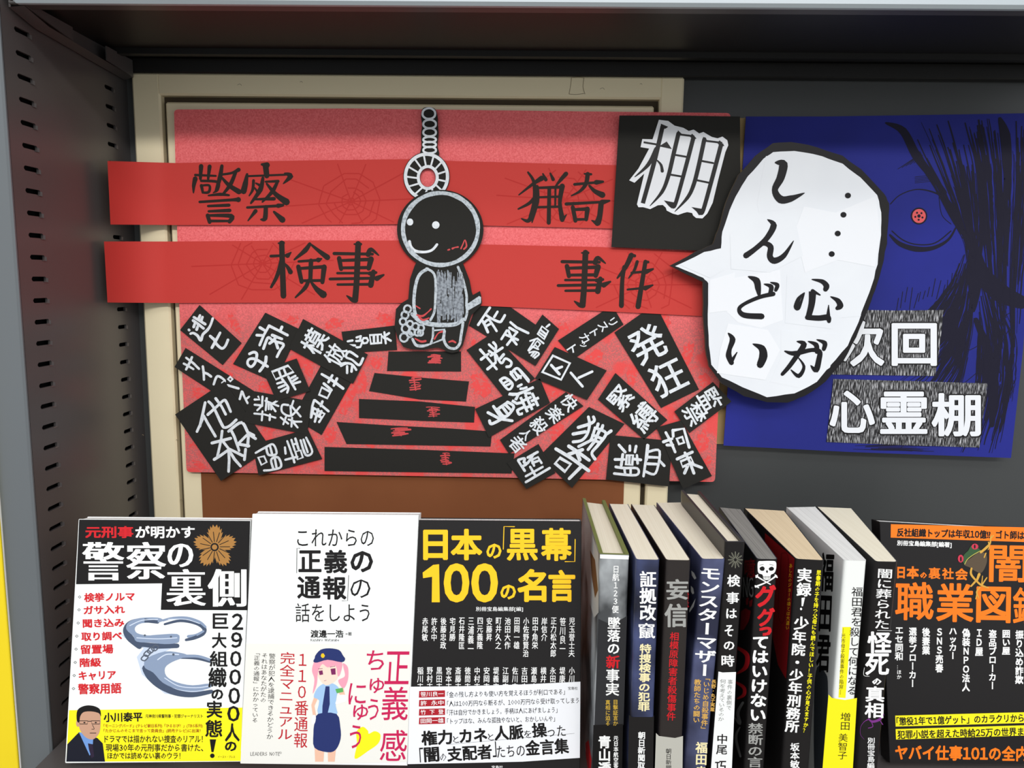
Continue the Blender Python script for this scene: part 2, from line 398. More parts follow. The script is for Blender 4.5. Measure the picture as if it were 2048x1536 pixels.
def rounded(c, r=9):
    out = []
    n = len(c)
    for i in range(n):
        p, a, q = c[i-1], c[i], c[(i+1) % n]
        d1 = Vector((p[0]-a[0], p[1]-a[1])).normalized(); d2 = Vector((q[0]-a[0], q[1]-a[1])).normalized()
        s_ = Vector(a)+d1*r; e_ = Vector(a)+d2*r
        for k in range(5):
            t = k/4; out.append(tuple(s_*(1-t)**2+Vector(a)*2*t*(1-t)+e_*t*t))
    return out
bq = rounded([(348, 219), (700, 217), (1100, 222), (1461, 226), (1446, 600), (1430, 964), (1000, 955), (373, 944), (358, 600)], 8)
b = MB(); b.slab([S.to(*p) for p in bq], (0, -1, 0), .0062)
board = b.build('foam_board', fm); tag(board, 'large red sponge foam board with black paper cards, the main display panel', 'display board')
t = Ink(S, 1.5e-4)
blobs = [(470, 650, 10, 26), (585, 640, 14, 10), (668, 648, 20, 12), (770, 640, 22, 14), (880, 640, 6, 14), (752, 726, 14, 18), (618, 738, 12, 22), (445, 752, 20, 12),
         (530, 772, 16, 10), (396, 786, 16, 14), (724, 762, 12, 26), (695, 800, 14, 34), (394, 880, 9, 26), (540, 858, 16, 8), (400, 930, 18, 8), (660, 870, 16, 20),
         (660, 880, 8, 6), (640, 850, 14, 14), (962, 770, 22, 26), (945, 690, 5, 14), (1190, 714, 24, 16), (1105, 790, 20, 10), (1262, 752, 12, 22), (1372, 716, 12, 40),
         (1120, 870, 26, 20), (1000, 895, 10, 22), (1185, 935, 16, 14), (1400, 890, 16, 34), (1410, 760, 14, 16), (1355, 830, 10, 12), (1130, 655, 14, 10), (1240, 830, 12, 14),
         (1330, 640, 10, 16), (985, 940, 14, 4), (1414, 925, 10, 16), (740, 890, 12, 5), (700, 740, 8, 12)]
for cx, cy, rx, ry in blobs:
    n = 22; a = random.random()*6
    ra = random.uniform(-.6, .6)
    pts = []
    for i in range(n):
        th = 2*math.pi*i/n; rr = random.uniform(.62, 1.12); x = rx*rr*math.cos(th); y = ry*rr*math.sin(th)
        pts.append((cx+x*math.cos(ra)-y*math.sin(ra), cy+x*math.sin(ra)+y*math.cos(ra)))
    t.poly(pts)
t.done('red_paint_patches', M_redp, board)['kind'] = 'stuff'
# ------------------------------------------------------------------ red banners
def banner(lab, top, bot, Y, bend=False):
    """top / bot: lists of (px,py) with matching x; left end curls forward when bend"""
    n = 60
    def at(l, t):
        k = t*(len(l)-1); i = min(int(k), len(l)-2); f_ = k-i
        return (l[i][0]+(l[i+1][0]-l[i][0])*f_, l[i][1]+(l[i+1][1]-l[i][1])*f_)
    V = []; fs = []
    for i in range(n+1):
        a = at(top, i/n); c = at(bot, i/n)
        yy = Y
        if bend:
            q = max(0, (335-a[0])/120); yy = Y-.043*q*q
        for p in (a, c):
            V.append(wall(yy).to(*p))
    m_ = len(V); front = [(2*i, 2*i+1, 2*i+3, 2*i+2) for i in range(n)]
    V2 = [v+Vector((0, .0004, 0)) for v in V]
    for i in range(n):
        a = 2*i
        fs += [(a, a+1, a+3, a+2), (m_+a, m_+a+2, m_+a+3, m_+a+1), (a, a+2, m_+a+2, m_+a), (a+1, m_+a+1, m_+a+3, a+3)]
    fs += [(0, m_, m_+1, 1), (2*n, 2*n+1, m_+2*n+1, m_+2*n)]
    fs = [f for f in fs if f not in front]; k0 = len(V)+len(V2)
    allf = fs+[tuple(i+k0 for i in f) for f in front]
    o = mk('paper_banner', V+V2+V, allf, M_ban)
    for p in o.data.polygons: p.use_smooth = p.index >= len(fs)
    tag(o, lab, 'banner', 'red paper banners with black lettering'); return o
def web(t, cx, cy, R, clipy, spokes=9, rings=5, seed=1, clipx=None):
    rnd = random.Random(seed); A = [2*math.pi*(i+rnd.uniform(-.2, .2))/spokes for i in range(spokes)]
    def inb(p): return clipy[0] < p[1] < clipy[1] and (clipx is None or clipx[0] < p[0] < clipx[1])
    def seg(p, q):
        n = 12
        pts = [(p[0]+(q[0]-p[0])*i/n, p[1]+(q[1]-p[1])*i/n) for i in range(n+1)]
        pts = [x for x in pts if inb(x)]
        if len(pts) > 1: t.stroke([pts[0], pts[-1]], 2.3, smooth=False, cap=False)
    for a in A: seg((cx, cy), (cx+R*2.3*math.cos(a), cy+R*1.5*math.sin(a)))
    for r in range(1, rings+1):
        rr = R*(r/rings)**1.35
        q = [(cx+rr*rnd.uniform(.88, 1.1)*math.cos(a), cy+rr*rnd.uniform(.88, 1.1)*math.sin(a)) for a in A]
        for i in range(spokes):
            if rnd.random() < .88: seg(q[i], q[(i+1) % spokes])
YN = -.0212
BS = wall(YN)
b1 = banner('upper left red banner lettered 警察, its left end curling over the side panel', [(215, 322), (350, 326), (600, 321), (838, 318)], [(221, 449), (350, 450), (600, 450), (838, 448)], YN, True)
b2 = banner('upper right red banner lettered 猟奇, tucked under the black square card', [(874, 321), (1060, 326), (1260, 331)], [(878, 449), (1060, 453), (1260, 458)], YN)
b3 = banner('lower left red banner lettered 検事, brightest, longest towards the side panel', [(208, 483), (350, 483), (600, 481), (850, 481)], [(215, 605), (350, 606), (600, 605), (850, 606)], YN, True)
b4 = banner('lower right red banner lettered 事件, running beneath the white speech bubble', [(880, 487), (1200, 494), (1440, 506)], [(880, 608), (1200, 622), (1440, 634)], YN)
for par, cx, cy, R, cl, cxl, sd in ((b1, 702, 403, 62, (323, 447), (225, 835), 3), (b2, 1130, 400, 60, (333, 450), (885, 1235), 5), (b3, 525, 527, 62, (485, 602), (225, 840), 8), (b4, 1288, 570, 62, (503, 618), (970, 1420), 11)):
    t = Ink(BS, 6e-5); web(t, cx, cy, R, cl, 10, 5, sd, cxl); t.done('spider_web_print', M_web, par)
BR = {
 '警': '650,580 790,586 12 10;690,520 685,606 22 14;748,522 738,606 20 12;650,606 640,652 638,702 24 18 6;690,620 802,628 800,680 772,702 12 14 16 4;692,652 702,700 16 12;692,652 746,652 742,696 700,700 10 12 14 10;832,518 818,600 790,692 16 22 12;822,578 900,566 946,544 10 12 20;926,560 890,645 838,712 16 20 10;830,596 880,650 948,694 10 20 26;740,720 820,712 880,718 8 16 10;680,764 900,750 944,748 12 14 26;738,792 880,786 12 16;742,828 885,822 12 18;735,856 748,902 20 18;740,856 896,860 884,898 12 22 20;748,894 884,894 14 12',
 '察': '1105,508 1140,512 12 28;1130,515 1138,585 28 26;1004,575 992,640 980,690 12 26 30;1004,588 1266,578 10 10;1262,570 1300,588 1250,640 10 28 4;1048,618 1042,680 1018,722 14 14 6;1064,636 1090,650 8 14;1112,600 1094,680 1030,772 14 24 10;1056,668 1084,706 8 14;1130,626 1216,622 10 14;1212,625 1175,695 1108,764 14 20 8;1138,640 1200,712 1272,764 10 22 34;1062,746 1188,742 10 18;1005,802 1225,790 12 14;1215,790 1248,786 22 14;1132,798 1126,876 1098,884 20 24 8;1062,826 1010,892 20 6;1188,832 1245,886 12 30',
 '検': '1218,1046 1250,1044 8 18;1240,1045 1252,1405 26 28;1166,1134 1290,1128 14 12;1280,1130 1304,1108 24 6;1236,1150 1212,1260 1168,1346 12 20 12;1252,1180 1278,1205 1300,1242 8 16 24;1432,1050 1400,1095 1326,1158 16 24 8;1442,1056 1490,1095 1552,1142 10 18 28;1356,1170 1500,1160 12 14;1490,1160 1512,1152 24 8;1440,1165 1436,1290 22 20;1354,1206 1376,1310 22 20;1362,1218 1534,1206 14 18;1530,1208 1518,1312 26 20;1376,1302 1518,1300 14 14;1424,1300 1400,1350 1334,1416 18 20 8;1440,1310 1480,1360 1524,1396 10 24 36',
 '事': '1736,1052 1780,1052 8 14;1762,1050 1752,1300 1742,1425 28 28 30;1745,1435 1722,1432 1684,1404 26 22 6;1598,1116 1860,1120 16 14;1830,1122 1850,1088 1902,1128 26 20 6;1632,1148 1646,1222 22 20;1640,1164 1850,1156 14 18;1850,1154 1834,1218 28 22;1646,1214 1836,1212 14 16;1620,1250 1850,1250 12 12;1840,1252 1884,1246 20 14;1570,1290 1900,1284 14 14;1890,1286 1936,1262 26 10;1622,1328 1850,1326 12 14;1866,1240 1848,1332 22 28',
 '猟': '1045,562 1085,630 1092,760 1064,870 10 16 26 24;1064,876 1040,894 1000,878 24 18 6;1138,602 1080,640 982,716 26 16 6;1084,740 1050,775 978,812 16 16 8;1146,572 1166,612 8 18;1196,568 1216,610 8 18;1304,572 1270,610 1228,662 22 18 6;1106,660 1106,760 1072,904 18 22 6;1108,668 1280,662 12 16;1278,656 1262,770 1278,880 26 18 26;1278,886 1308,850 22 4;1190,670 1186,906 18 20;1112,732 1260,728 10 12;1112,800 1262,796 12 12;1232,668 1230,800 10 10',
 '奇': '1430,572 1475,575 8 12;1452,574 1440,640 1400,690 1340,722 22 20 14 6;1362,644 1520,630 14 12;1510,630 1556,626 24 12;1462,652 1500,690 1552,716 10 20 30;1305,778 1560,764 16 12;1550,766 1600,756 26 10;1350,800 1368,892 20 20;1358,816 1450,812 14 18;1450,812 1442,884 24 18;1368,884 1442,882 14 12;1544,772 1534,860 1520,905 26 26 32;1518,912 1480,890 24 6',
 '件': '1748,1122 1772,1132 8 16;1750,1128 1710,1210 1654,1284 26 22 8;1702,1208 1688,1300 1682,1472 20 20 24;1790,1172 1770,1230 1732,1284 16 14 6;1752,1248 1860,1238 12 12;1850,1240 1898,1222 24 10;1724,1362 1850,1350 10 12;1845,1352 1896,1332 24 8;1840,1172 1864,1174 8 14;1846,1172 1822,1320 1796,1478 20 22 26',
}
R2, R3 = (200, 180, 3.413), (750, 180, 3.413)
def brush(par, items):
    t = Ink(BS, 2e-4)
    for ch, tr, sc in items:
        t.tr = tr
        for q in BR[ch].split(';'):
            tok = q.split(); pts = [tuple(float(v) for v in p.split(',')) for p in tok if ',' in p]; ws = [float(p)*1.42 for p in tok if ',' not in p]
            if sc: pts = [((x-1570)/370*360+1250, (y-1045)/400*375+1105) for x, y in pts]
            t.stroke(pts, ws, smooth=len(pts) > 2)
    t.done('lettering', M_ink, par)
brush(b1, [('警', R2, 0), ('察', R2, 0)])
brush(b2, [('猟', R3, 0), ('奇', R3, 0)])
brush(b3, [('検', R2, 0), ('事', R2, 0)])
brush(b4, [('事', R3, 1), ('件', R3, 0)])
# ------------------------------------------------------------------ black word cards
TH = .0005
Z1, Z2, Z3, Z4, Z5, Z6, Z7, Z8 = (340, 600, 8.533), (480, 620, 8.533), (580, 620, 8.533), (340, 780, 8.533), (480, 760, 7.68), (930, 580, 8.533), (940, 740, 6.4), (1180, 740, 6.4)
HW = {   # handwriting strokes: (crop, width, 'x,y x,y ...; ...'); a leading c closes the stroke
 '逃亡': (Z1, 40, '408,295 500,350 600,412;393,350 480,410 572,485;512,262 485,325;555,290 530,355;425,400 405,460;480,430 455,505;322,508 328,515;350,575 400,565 470,610 525,690 560,590 640,510 690,430 730,315;685,615 760,680;855,560 790,680 715,815;760,690 800,760 880,825 940,790 990,680'),
 'サイコ': (Z1, 36, '275,985 400,1080 495,1175;375,975 340,1060 275,1185;235,1085 320,1130 400,1180;560,1135 575,1240 580,1360;570,1235 640,1260 700,1305;745,1440 810,1300 935,1375 895,1415;c1028,1310 1068,1350 1030,1388 988,1350;985,1455 1170,1510'),
 'パス': (Z4, 32, '1010,20 1080,100;1225,25 1190,155;1235,30 1270,120 1325,225;1290,160 1350,115'),
 '病み': (Z1, 42, '1535,470 1625,525;1480,600 1580,605;1530,770 1600,600 1690,440;1690,440 1850,520 2005,600;1910,460 1880,530;1595,830 1650,680 1690,640 1770,700 1935,755 1880,860 1825,970;1745,600 1910,665;1700,740 1770,690 1800,640;1800,700 1840,820;1355,920 1430,890 1480,920 1470,1010 1440,1090 1380,1140 1325,1090 1340,1020 1410,1000 1500,1030 1665,1135;1640,970 1630,1060 1580,1150 1530,1215'),
 '罪': (Z2, 36, 'c545,1055 820,950 915,1055 610,1185;655,1015 700,1140;740,985 785,1100;720,1180 790,1270 825,1330 805,1410;635,1255 735,1225;660,1325 760,1285;700,1390 800,1330;825,1140 880,1240 945,1355;880,1160 945,1125;905,1210 980,1160;920,1255 1025,1225'),
 '犯': (Z3, 36, '1150,795 1010,710 955,800 1060,850 1180,940 1245,825;870,955 960,910 1060,930 1130,1020;880,920 950,905;975,960 975,1075;1060,960 1050,1050'),
 '首吊り': (Z3, 34, '1575,450 1620,490;1610,380 1635,570;1640,430 1690,395;1655,485 1720,525;c1360,430 1560,415 1560,560 1380,575;1430,430 1435,570;1495,425 1500,565;c1255,480 1310,478 1335,520 1310,560 1260,570 1232,525;1135,470 1210,445;1205,450 1195,520;1130,530 1225,525;1135,640 1200,630 1230,560;985,535 1065,520;1000,600 1110,605'),
 '害': (Z2, 40, '1395,1095 1560,1190 1760,1340;1575,1115 1510,1230;1655,1170 1600,1290;1430,1255 1560,1365;c1395,1320 1545,1400 1490,1505 1350,1445'),
 '虐': (Z5, 34, '1140,310 1065,530;1150,310 1240,380 1360,480;1265,330 1240,400;1130,430 1090,575;1130,430 1300,520 1215,645;1200,450 1150,640;1110,500 1240,570;1250,480 1215,560'),
 '撲殺': (Z5, 28, '220,515 380,530 545,580;345,480 335,620;460,530 455,615;280,255 300,300 225,300;345,255 340,400;410,280 395,465;225,380 320,390;265,465 330,400;440,340 440,450;480,370 480,450;390,320 590,400;570,320 470,380;490,400 545,480;820,320 790,410;740,385 650,385 650,495 780,550 920,410;790,400 930,560;775,400 785,545;625,575 740,670;705,570 665,680;800,580 790,715;745,605 840,640 945,640;810,640 885,730'),
 '他殺': (Z4, 42, '600,215 560,400 510,620;575,440 640,560 775,790;555,500 460,710;660,200 740,290 880,580 930,640 1020,610 1130,510;645,420 780,300 910,180 960,200 1035,370;780,145 880,280 950,415;890,700 870,860 810,1130;715,905 1035,825;890,860 1000,1000 1240,1120;985,1030 860,1120 755,1185;1000,1030 1010,1200 1000,1390;1020,1050 1100,1180 1205,1300;1000,705 1220,555 1340,740 1460,830;1050,700 1100,800 1180,1035;1330,750 1150,930;1340,760 1325,960;1150,920 1345,955;1290,1010 1270,1190;1350,730 1430,775'),
 '尋問': (Z5, 30, '725,940 770,1060 815,1200;690,1035 700,1130;1015,885 1110,1100 1010,1150 930,925;975,915 1040,1110;790,920 840,1080;850,900 900,1060;810,990 880,975;c850,1100 930,1080 965,1190 885,1220;695,1225 880,1180;805,1150 835,1265;240,1120 400,1030 510,990 560,1130 440,1150 405,1050;460,1010 490,1130;c280,1190 370,1170 410,1260 330,1305;370,1390 490,1380 630,1330 585,1190 480,1220 510,1360;535,1210 560,1340'),
 '死刑': (Z6, 38, '425,300 320,450 225,595;350,420 440,480 590,545 640,500 680,430;555,370 500,460;300,530 340,600 390,720;330,560 400,505 450,560 540,700;370,610 440,575;775,550 880,640 1080,735;760,645 890,720;715,690 620,840;690,760 900,850;885,720 720,935;800,830 880,930;740,690 800,830'),
 '自': (Z6, 30, '1440,590 1390,630;c1315,620 1420,700 1350,840 1240,750;1290,680 1390,760;1262,720 1370,800'),
 '傷': (Z6, 26, '1240,825 1110,870;1200,840 1080,1030;1240,830 1340,910;c1235,870 1285,920 1245,980 1190,925;1130,960 1250,1010;1090,1040 1180,950;1100,1070 1190,1050 1265,1090 1190,1160;1130,1120 1180,1060;1160,1140 1215,1080'),
 '拷': (Z6, 40, '260,1020 350,1120 540,1350;275,1185 400,1090;385,1350 520,1240;410,930 530,1040;485,895 530,960 510,1080 525,1210;640,985 440,1120;530,1110 620,1250 690,1170 790,1230 770,1300 710,1310;410,1040 470,1080;600,1170 660,1100;780,1430 885,1335 1000,1440 1085,1540;785,1430 870,1535;900,1450 950,1500'),
 '問': (Z7, 28, '385,130 490,250 545,180 450,100 385,130;430,170 490,135;450,205 520,170;520,25 590,130 650,80;640,10 750,150;570,20 620,90;615,210 660,185'),
 '囚': (Z6, 40, 'c1500,1120 1790,1250 1640,1530 1320,1400;1470,1280 1610,1435;1550,1350 1655,1310'),
 '人': (Z7, 30, '1290,35 1440,210;1390,100 1565,20'),
 '身': (Z7, 32, '480,410 560,475 450,600 350,500;480,415 370,490;450,440 520,510;410,465 480,560;300,465 400,610;230,545 380,625 540,650;250,650 275,690 400,630 450,590'),
 '奇': (Z7, 38, '1265,975 1380,1050 1525,1155;1440,1020 1260,1080;1370,1060 1405,1150;1100,1010 1300,1130 1520,1290;1420,1240 1270,1390;c1150,1125 1290,1205 1215,1300 1090,1195'),
 '猟': (Z7, 34, '1580,600 1590,650 1530,690 1385,735;1515,600 1530,700 1500,820 1430,900 1320,920;1480,790 1320,820;1640,690 1625,740;1700,710 1680,770;1805,780 1750,820;1600,750 1550,900 1390,980;1600,740 1740,810 1640,960 1560,1060 1600,1140;1660,770 1590,920 1510,1020;1570,830 1690,880;1550,890 1670,930'),
 '堕': (Z7, 28, '615,1160 700,1290;620,1150 700,1130 690,1180 725,1200 670,1235;740,1120 865,1050;820,1070 740,1190;790,1150 870,1115 915,1190;790,1150 820,1225;800,1190 880,1160;715,1360 930,1240;770,1240 830,1340;715,1435 1020,1255'),
 '血潮': (Z8, 30, '735,960 715,1150 685,1360;745,965 725,1150;750,1045 890,1040 840,1320 710,1300;745,1115 870,1120;735,1200 855,1205;890,1160 950,1225;370,960 450,1050;510,970 510,1030;590,975 575,1050;320,1145 440,1145;420,1080 400,1220;c470,1090 550,1090 540,1215 460,1210;505,1100 500,1200;560,1140 650,1150;600,1090 610,1195;330,1240 430,1255 605,1260 590,1345 310,1325;440,1265 450,1330;520,1265 520,1335'),
 '拘束': (Z8, 32, '970,800 1040,930 1090,1050;940,920 1050,880;1060,770 1065,850;1060,775 1200,750 1270,990;c1110,880 1180,855 1205,930 1140,950;985,960 1060,960;1115,1140 1310,1050;1215,1060 1270,1160 1330,1320;c1160,1170 1290,1115 1320,1180 1185,1240;1250,1230 1210,1320;1300,1200 1430,1250'),
}
def card(lvl, poly, chars, label, b=.034, hw=()):
    Y = YB-.0006-lvl*.00062
    S = wall(Y); m_ = MB(); m_.slab([S.to(*p) for p in poly], (0, -1, 0), TH)
    o = m_.build('word_card', M_blk); tag(o, label, 'card', 'black cards with white handwriting')
    t = Ink(S, 7e-5)
    rnd = random.Random(len(label)*7+lvl)
    for ch, cx, cy, sz, a in chars: t.C(ch, cx, cy, sz*1.04, a+rnd.uniform(-3, 3), b*.62, rnd.uniform(.94, 1.06))
    for k in hw:
        tr, w_, st = HW[k]; t.tr = tr
        for q in st.split(';'):
            cl = q[0] == 'c'; pts = [tuple(float(v) for v in p.split(',')) for p in q.lstrip('c').split()]
            t.stroke(pts, [w_*1.16*rnd.uniform(.88, 1.1) for _ in range(len(pts)+cl)], closed=cl, smooth=len(pts) > 3 and not cl)
    t.done('lettering', M_wm, o)
    return o
card(1, [(399, 610), (483, 686), (445, 730), (360, 660)], [], 'black card handwritten 逃亡, uppermost at the left edge of the red board', hw=['逃亡'])
card(1, [(371, 696), (512, 785), (490, 826), (349, 734)], [], 'long narrow black card handwritten サイコパス, sloping down from the left edge', .03, hw=['サイコ', 'パス'])
card(1, [(530.5, 625.4), (600, 659), (550, 765), (466, 728)], [], 'tall black card handwritten 病み, beside the card 模倣犯', hw=['病み'])
card(1, [(683, 663.5), (790, 651), (794, 700), (690, 706)], [], 'sideways black card handwritten 首吊り, beside the feet of the cut-out figure', .026, hw=['首吊り'])
card(3, [(606, 638), (735.5, 709), (706, 767.5), (578, 697)], [('模', 629, 683, 48, -60), ('倣', 670, 709, 40, -60), ], 'black card handwritten 模倣犯, slanting across its neighbours left of the stairs', .028, hw=['犯'])
card(1, [(645, 725), (705, 760), (643, 870), (585, 835)], [], 'black card handwritten 害虐, hanging under the card 模倣犯', hw=['害', '虐'])
card(4, [(525, 740), (593, 717), (620, 782), (553, 802)], [], 'small black card with the single word 罪, left of the stairs', hw=['罪'])
card(2, [(350, 829), (449, 763), (541, 896), (442, 962)], [], 'largest black card handwritten 他殺, at the lower left corner of the red board', .012, hw=['他殺'])
card(3, [(505, 782), (623, 803), (614, 869), (485, 844)], [], 'sideways black card handwritten 撲殺, directly under the card 罪', .026, hw=['撲殺'])
card(2.5, [(505, 889), (615, 858), (644, 918), (517, 951)], [], 'sideways black card handwritten 尋問, low between 他殺 and the bottom stair', .03, hw=['尋問'])
card(1, [(955, 607), (1015, 610), (1072, 650), (1033, 709), (938, 651)], [], 'black card handwritten 死刑, right beside the cut-out figure', hw=['死刑'])
card(2, [(985, 666), (1070, 757), (1012, 800), (933, 700)], [], 'black card handwritten 拷問, right of the top stairs', .03, hw=['拷', '問'])
card(2, [(1085, 629), (1118, 658), (1071, 732), (1031, 708)], [], 'small black card handwritten 自傷, between 死刑 and リストカット', .028, hw=['自', '傷'])
card(1, [(1210, 620), (1230, 620), (1247, 649), (1148, 718), (1116, 681)], [('リ', 1225, 644, 20, 57), ('ス', 1206, 653, 21, 57), ('ト', 1189, 666, 21, 57), ('カ', 1170, 676, 22, 57), ('ッ', 1166, 690, 16, 57), ('ト', 1145, 699, 24, 57)], 'narrow black card handwritten リストカット, rising under the lower right banner', .03)
card(3, [(1109.5, 694), (1213.5, 741), (1174, 800), (1070, 757)], [], 'black card handwritten 囚人, in the middle of the right heap', hw=['囚', '人'])
card(1, [(1229, 665), (1290, 622), (1318, 622), (1398, 779), (1322, 816)], [('発', 1295, 688, 72, -28), ('狂', 1336, 755, 70, -28)], 'tallest black card handwritten 発狂, on the right near the speech bubble', .02)
card(2, [(1231, 746), (1335, 840), (1288, 879), (1196, 799)], [('緊', 1242, 796, 48, -50), ('縛', 1288, 834, 50, -50)], 'black card handwritten 緊縛, directly beneath the card 発狂', .028)
card(3.5, [(1426, 764), (1463, 803), (1379, 866), (1349, 823)], [('監', 1421, 799, 46, 57), ('禁', 1389, 828, 42, 57)], 'black card handwritten 監禁, sticking out past the right edge of the red board', .026)
card(3, [(1313, 855), (1362, 841), (1424, 952), (1366, 978)], [], 'black card handwritten 拘束, at the lower right corner of the red board', hw=['拘束'])
card(1, [(1178, 814), (1249, 848), (1144, 976), (1079, 912)], [], 'big black card handwritten 猟奇, low centre of the right heap', .014, hw=['猟', '奇'])
card(2, [(1221, 870), (1344, 882), (1338, 973), (1212, 959)], [], 'sideways black card handwritten 血潮, hanging over the bottom edge of the board', .024, hw=['血潮'])
card(3, [(1080, 757), (1100, 806), (978, 875), (950, 818)], [('焼', 1050, 799, 54, 63), ], 'black card handwritten 焼身, just right of the lower stairs', .03, hw=['身'])
card(2, [(1132, 784), (1167, 812), (1018, 908), (1000, 880)], [('快', 1139, 805, 30, 52), ('楽', 1110, 828, 32, 52), ('殺', 1078, 851, 32, 52), ('人', 1052, 868, 22, 52), ('者', 1035, 888, 32, 52)], 'long narrow black card handwritten 快楽殺人者, under the cards 焼身 and 囚人', .03)
card(2, [(1077, 888), (1111, 946), (1053, 978), (1014, 926)], [], 'small black card with the single word 堕, beside the bottom stair', .024, hw=['堕'])
# ------------------------------------------------------------------ five black stair strips
stairs = [([(777, 703), (922, 703), (922, 743), (774, 742)], [(870, 718, 14, 16)], 'shortest black paper strip, the top step under the figure'),
          ([(749, 746), (850, 756), (938, 763), (932, 803), (840, 799), (738, 782)], [(830, 768, 13, 24)], 'second black paper strip from the top of the stair of strips'),
          ([(718, 798), (840, 803), (950, 814), (948, 845), (850, 842), (718, 836)], [(866, 824, 14, 18)], 'third and middle black paper strip of the stair of strips'),
          ([(673, 844), (780, 851), (900, 857), (984, 863), (981, 893), (693, 888)], [(800, 864, 22, 14)], 'fourth black paper strip with a slanted left end, above the bottom step'),
          ([(649, 894), (850, 900), (1029, 907), (1023, 947), (649, 942)], [(892, 918, 12, 22)], 'longest black paper strip, the bottom step of the stair')]
for poly, marks, lab in stairs:
    S = wall(YB-.0008); m_ = MB(); m_.slab([S.to(*p) for p in poly], (0, -1, 0), TH)
    o = m_.build('stair_strip', M_blk); tag(o, lab, 'paper strip', 'black paper strips laid like stairs')
    t = Ink(S, 1e-4)
    for cx, cy, rx, ry in marks:
        rnd = random.Random(cx)
        for k in range(6):
            y = cy-ry/2+ry*k/5
            t.stroke([(cx-rx*rnd.uniform(.4, 1), y+rnd.uniform(-1, 1)), (cx+rnd.uniform(-3, 3), y-1), (cx+rx*rnd.uniform(.4, 1), y+rnd.uniform(-3, 1))], rnd.uniform(1.5, 3.5))
        t.stroke([(cx-rx*.2, cy-ry/2), (cx+rx*.1, cy+ry/2)], 3)
    t.done('red_scribble', M_redm, o)
# ------------------------------------------------------------------ chain charm and figure
YG = -.0230
S = wall(YG)
m_ = MB(); z = 1/6.98
def c6(x, y): return (780+x*z, 200+y*z)
n = 48
out = [(853+46.5*math.cos(2*math.pi*i/n), 353+49*math.sin(2*math.pi*i/n)) for i in range(n)]
inn = [(855.5+15.5*math.cos(2*math.pi*i/n), 355+18.5*math.sin(2*math.pi*i/n)) for i in range(n)]
A_ = [S.to(*p) for p in out]; B_ = [S.to(*p) for p in inn]; dY = Vector((0, .0006, 0))
vs = A_+B_+[p+dY for p in A_]+[p+dY for p in B_]; fs = []
for i in range(n):
    j = (i+1) % n
    fs += [(i, j, n+j, n+i), (2*n+i, 3*n+i, 3*n+j, 2*n+j), (i, 2*n+i, 2*n+j, j), (n+i, n+j, 3*n+j, 3*n+i)]
m_.add(vs, fs)
m_.slab([S.to(p[0], p[1], 3e-5) for p in smoothpoly([(846, 217), (858, 214), (870, 218), (875, 232), (876, 250), (877, 270), (875, 292), (878, 310), (860, 318), (841, 310), (843, 292), (842, 270), (844, 250), (842, 232)])], (0, -1, 0), .0006)
chain = m_.build('paper_chain', M_blk); tag(chain, 'black paper chain ending in a spoked ring, hung above the cut-out figure', 'paper chain')
t = Ink(S, 1e-4)
for y, h in ((227, 10), (248, 8), (264.5, 7.5), (279, 5), (289, 5), (300, 6)):
    xo = 859 if y > 230 else 857.5
    t.stroke([(xo-11, y-h*.5), (xo-4, y-h), (xo+5, y-h), (xo+12, y-h*.4), (xo+12, y+h*.5), (xo+5, y+h), (xo-5, y+h), (xo-12, y+h*.4)], 4.2, closed=True)
t.stroke([(853+42*math.cos(a*math.pi/10), 353+44.5*math.sin(a*math.pi/10)) for a in range(20)], 6.5, closed=True)
t.stroke([(855.5+19*math.cos(a*math.pi/8), 355+22*math.sin(a*math.pi/8)) for a in range(16)], 6, closed=True)
for a in range(13):
    th = a*2*math.pi/13-.3
    t.stroke([(855.5+20*math.cos(th), 355+23*math.sin(th)), (853+40*math.cos(th+.05), 353+42*math.sin(th+.05))], 3.6, smooth=False)
t.done('white_chain_drawing', M_wm, chain)
YH = -.0243
S = wall(YH); m_ = MB()
m_.slab([S.to(880.5+86.5*math.cos(2*math.pi*i/56), 459+79.5*math.sin(2*math.pi*i/56)) for i in range(56)], (0, -1, 0), .0007)
bodyp = [(845, 500), (829, 532), (820, 558), (816.5, 598), (803, 606), (792, 618), (789, 654), (795, 676), (807, 694), (824, 699), (847, 700), (874, 695), (886, 698.5), (894.6, 704), (905, 706), (917.5, 703), (926, 690), (931, 672), (936, 652), (942.5, 631), (961, 612), (964, 605), (962, 590), (960, 582), (945.6, 590), (943.5, 584), (939, 560), (929, 534), (915, 500)]
m_.slab([S.to(p[0], p[1], -2e-5) for p in bodyp], (0, -1, 0), .0007)
fig = m_.build('paper_figure', M_blk); tag(fig, 'black paper cut-out figure with round smiling head drawn in white marker', 'cut-out figure')
t = Ink(S, 1e-4)
t.stroke([(881+75*math.cos(a*math.pi/14), 458+72*math.sin(a*math.pi/14)) for a in range(28)], [random.uniform(7, 10) for _ in range(28)]+[8], closed=True)
t.stroke([(855, 538), (842, 546), (834, 560), (829, 585), (828, 612), (832, 631), (842, 640), (855, 643)], 6.5)
t.stroke([(853, 537), (866, 545), (871, 560), (871, 591), (869, 622), (861, 640)], 5)
t.stroke([(916, 534), (926, 560), (933, 590), (933, 608), (934, 625), (930, 640)], 5)
t.stroke([(824, 628), (840, 642), (860, 648), (885, 650), (912, 648), (927, 638)], [7, 9, 9, 9, 8, 6])
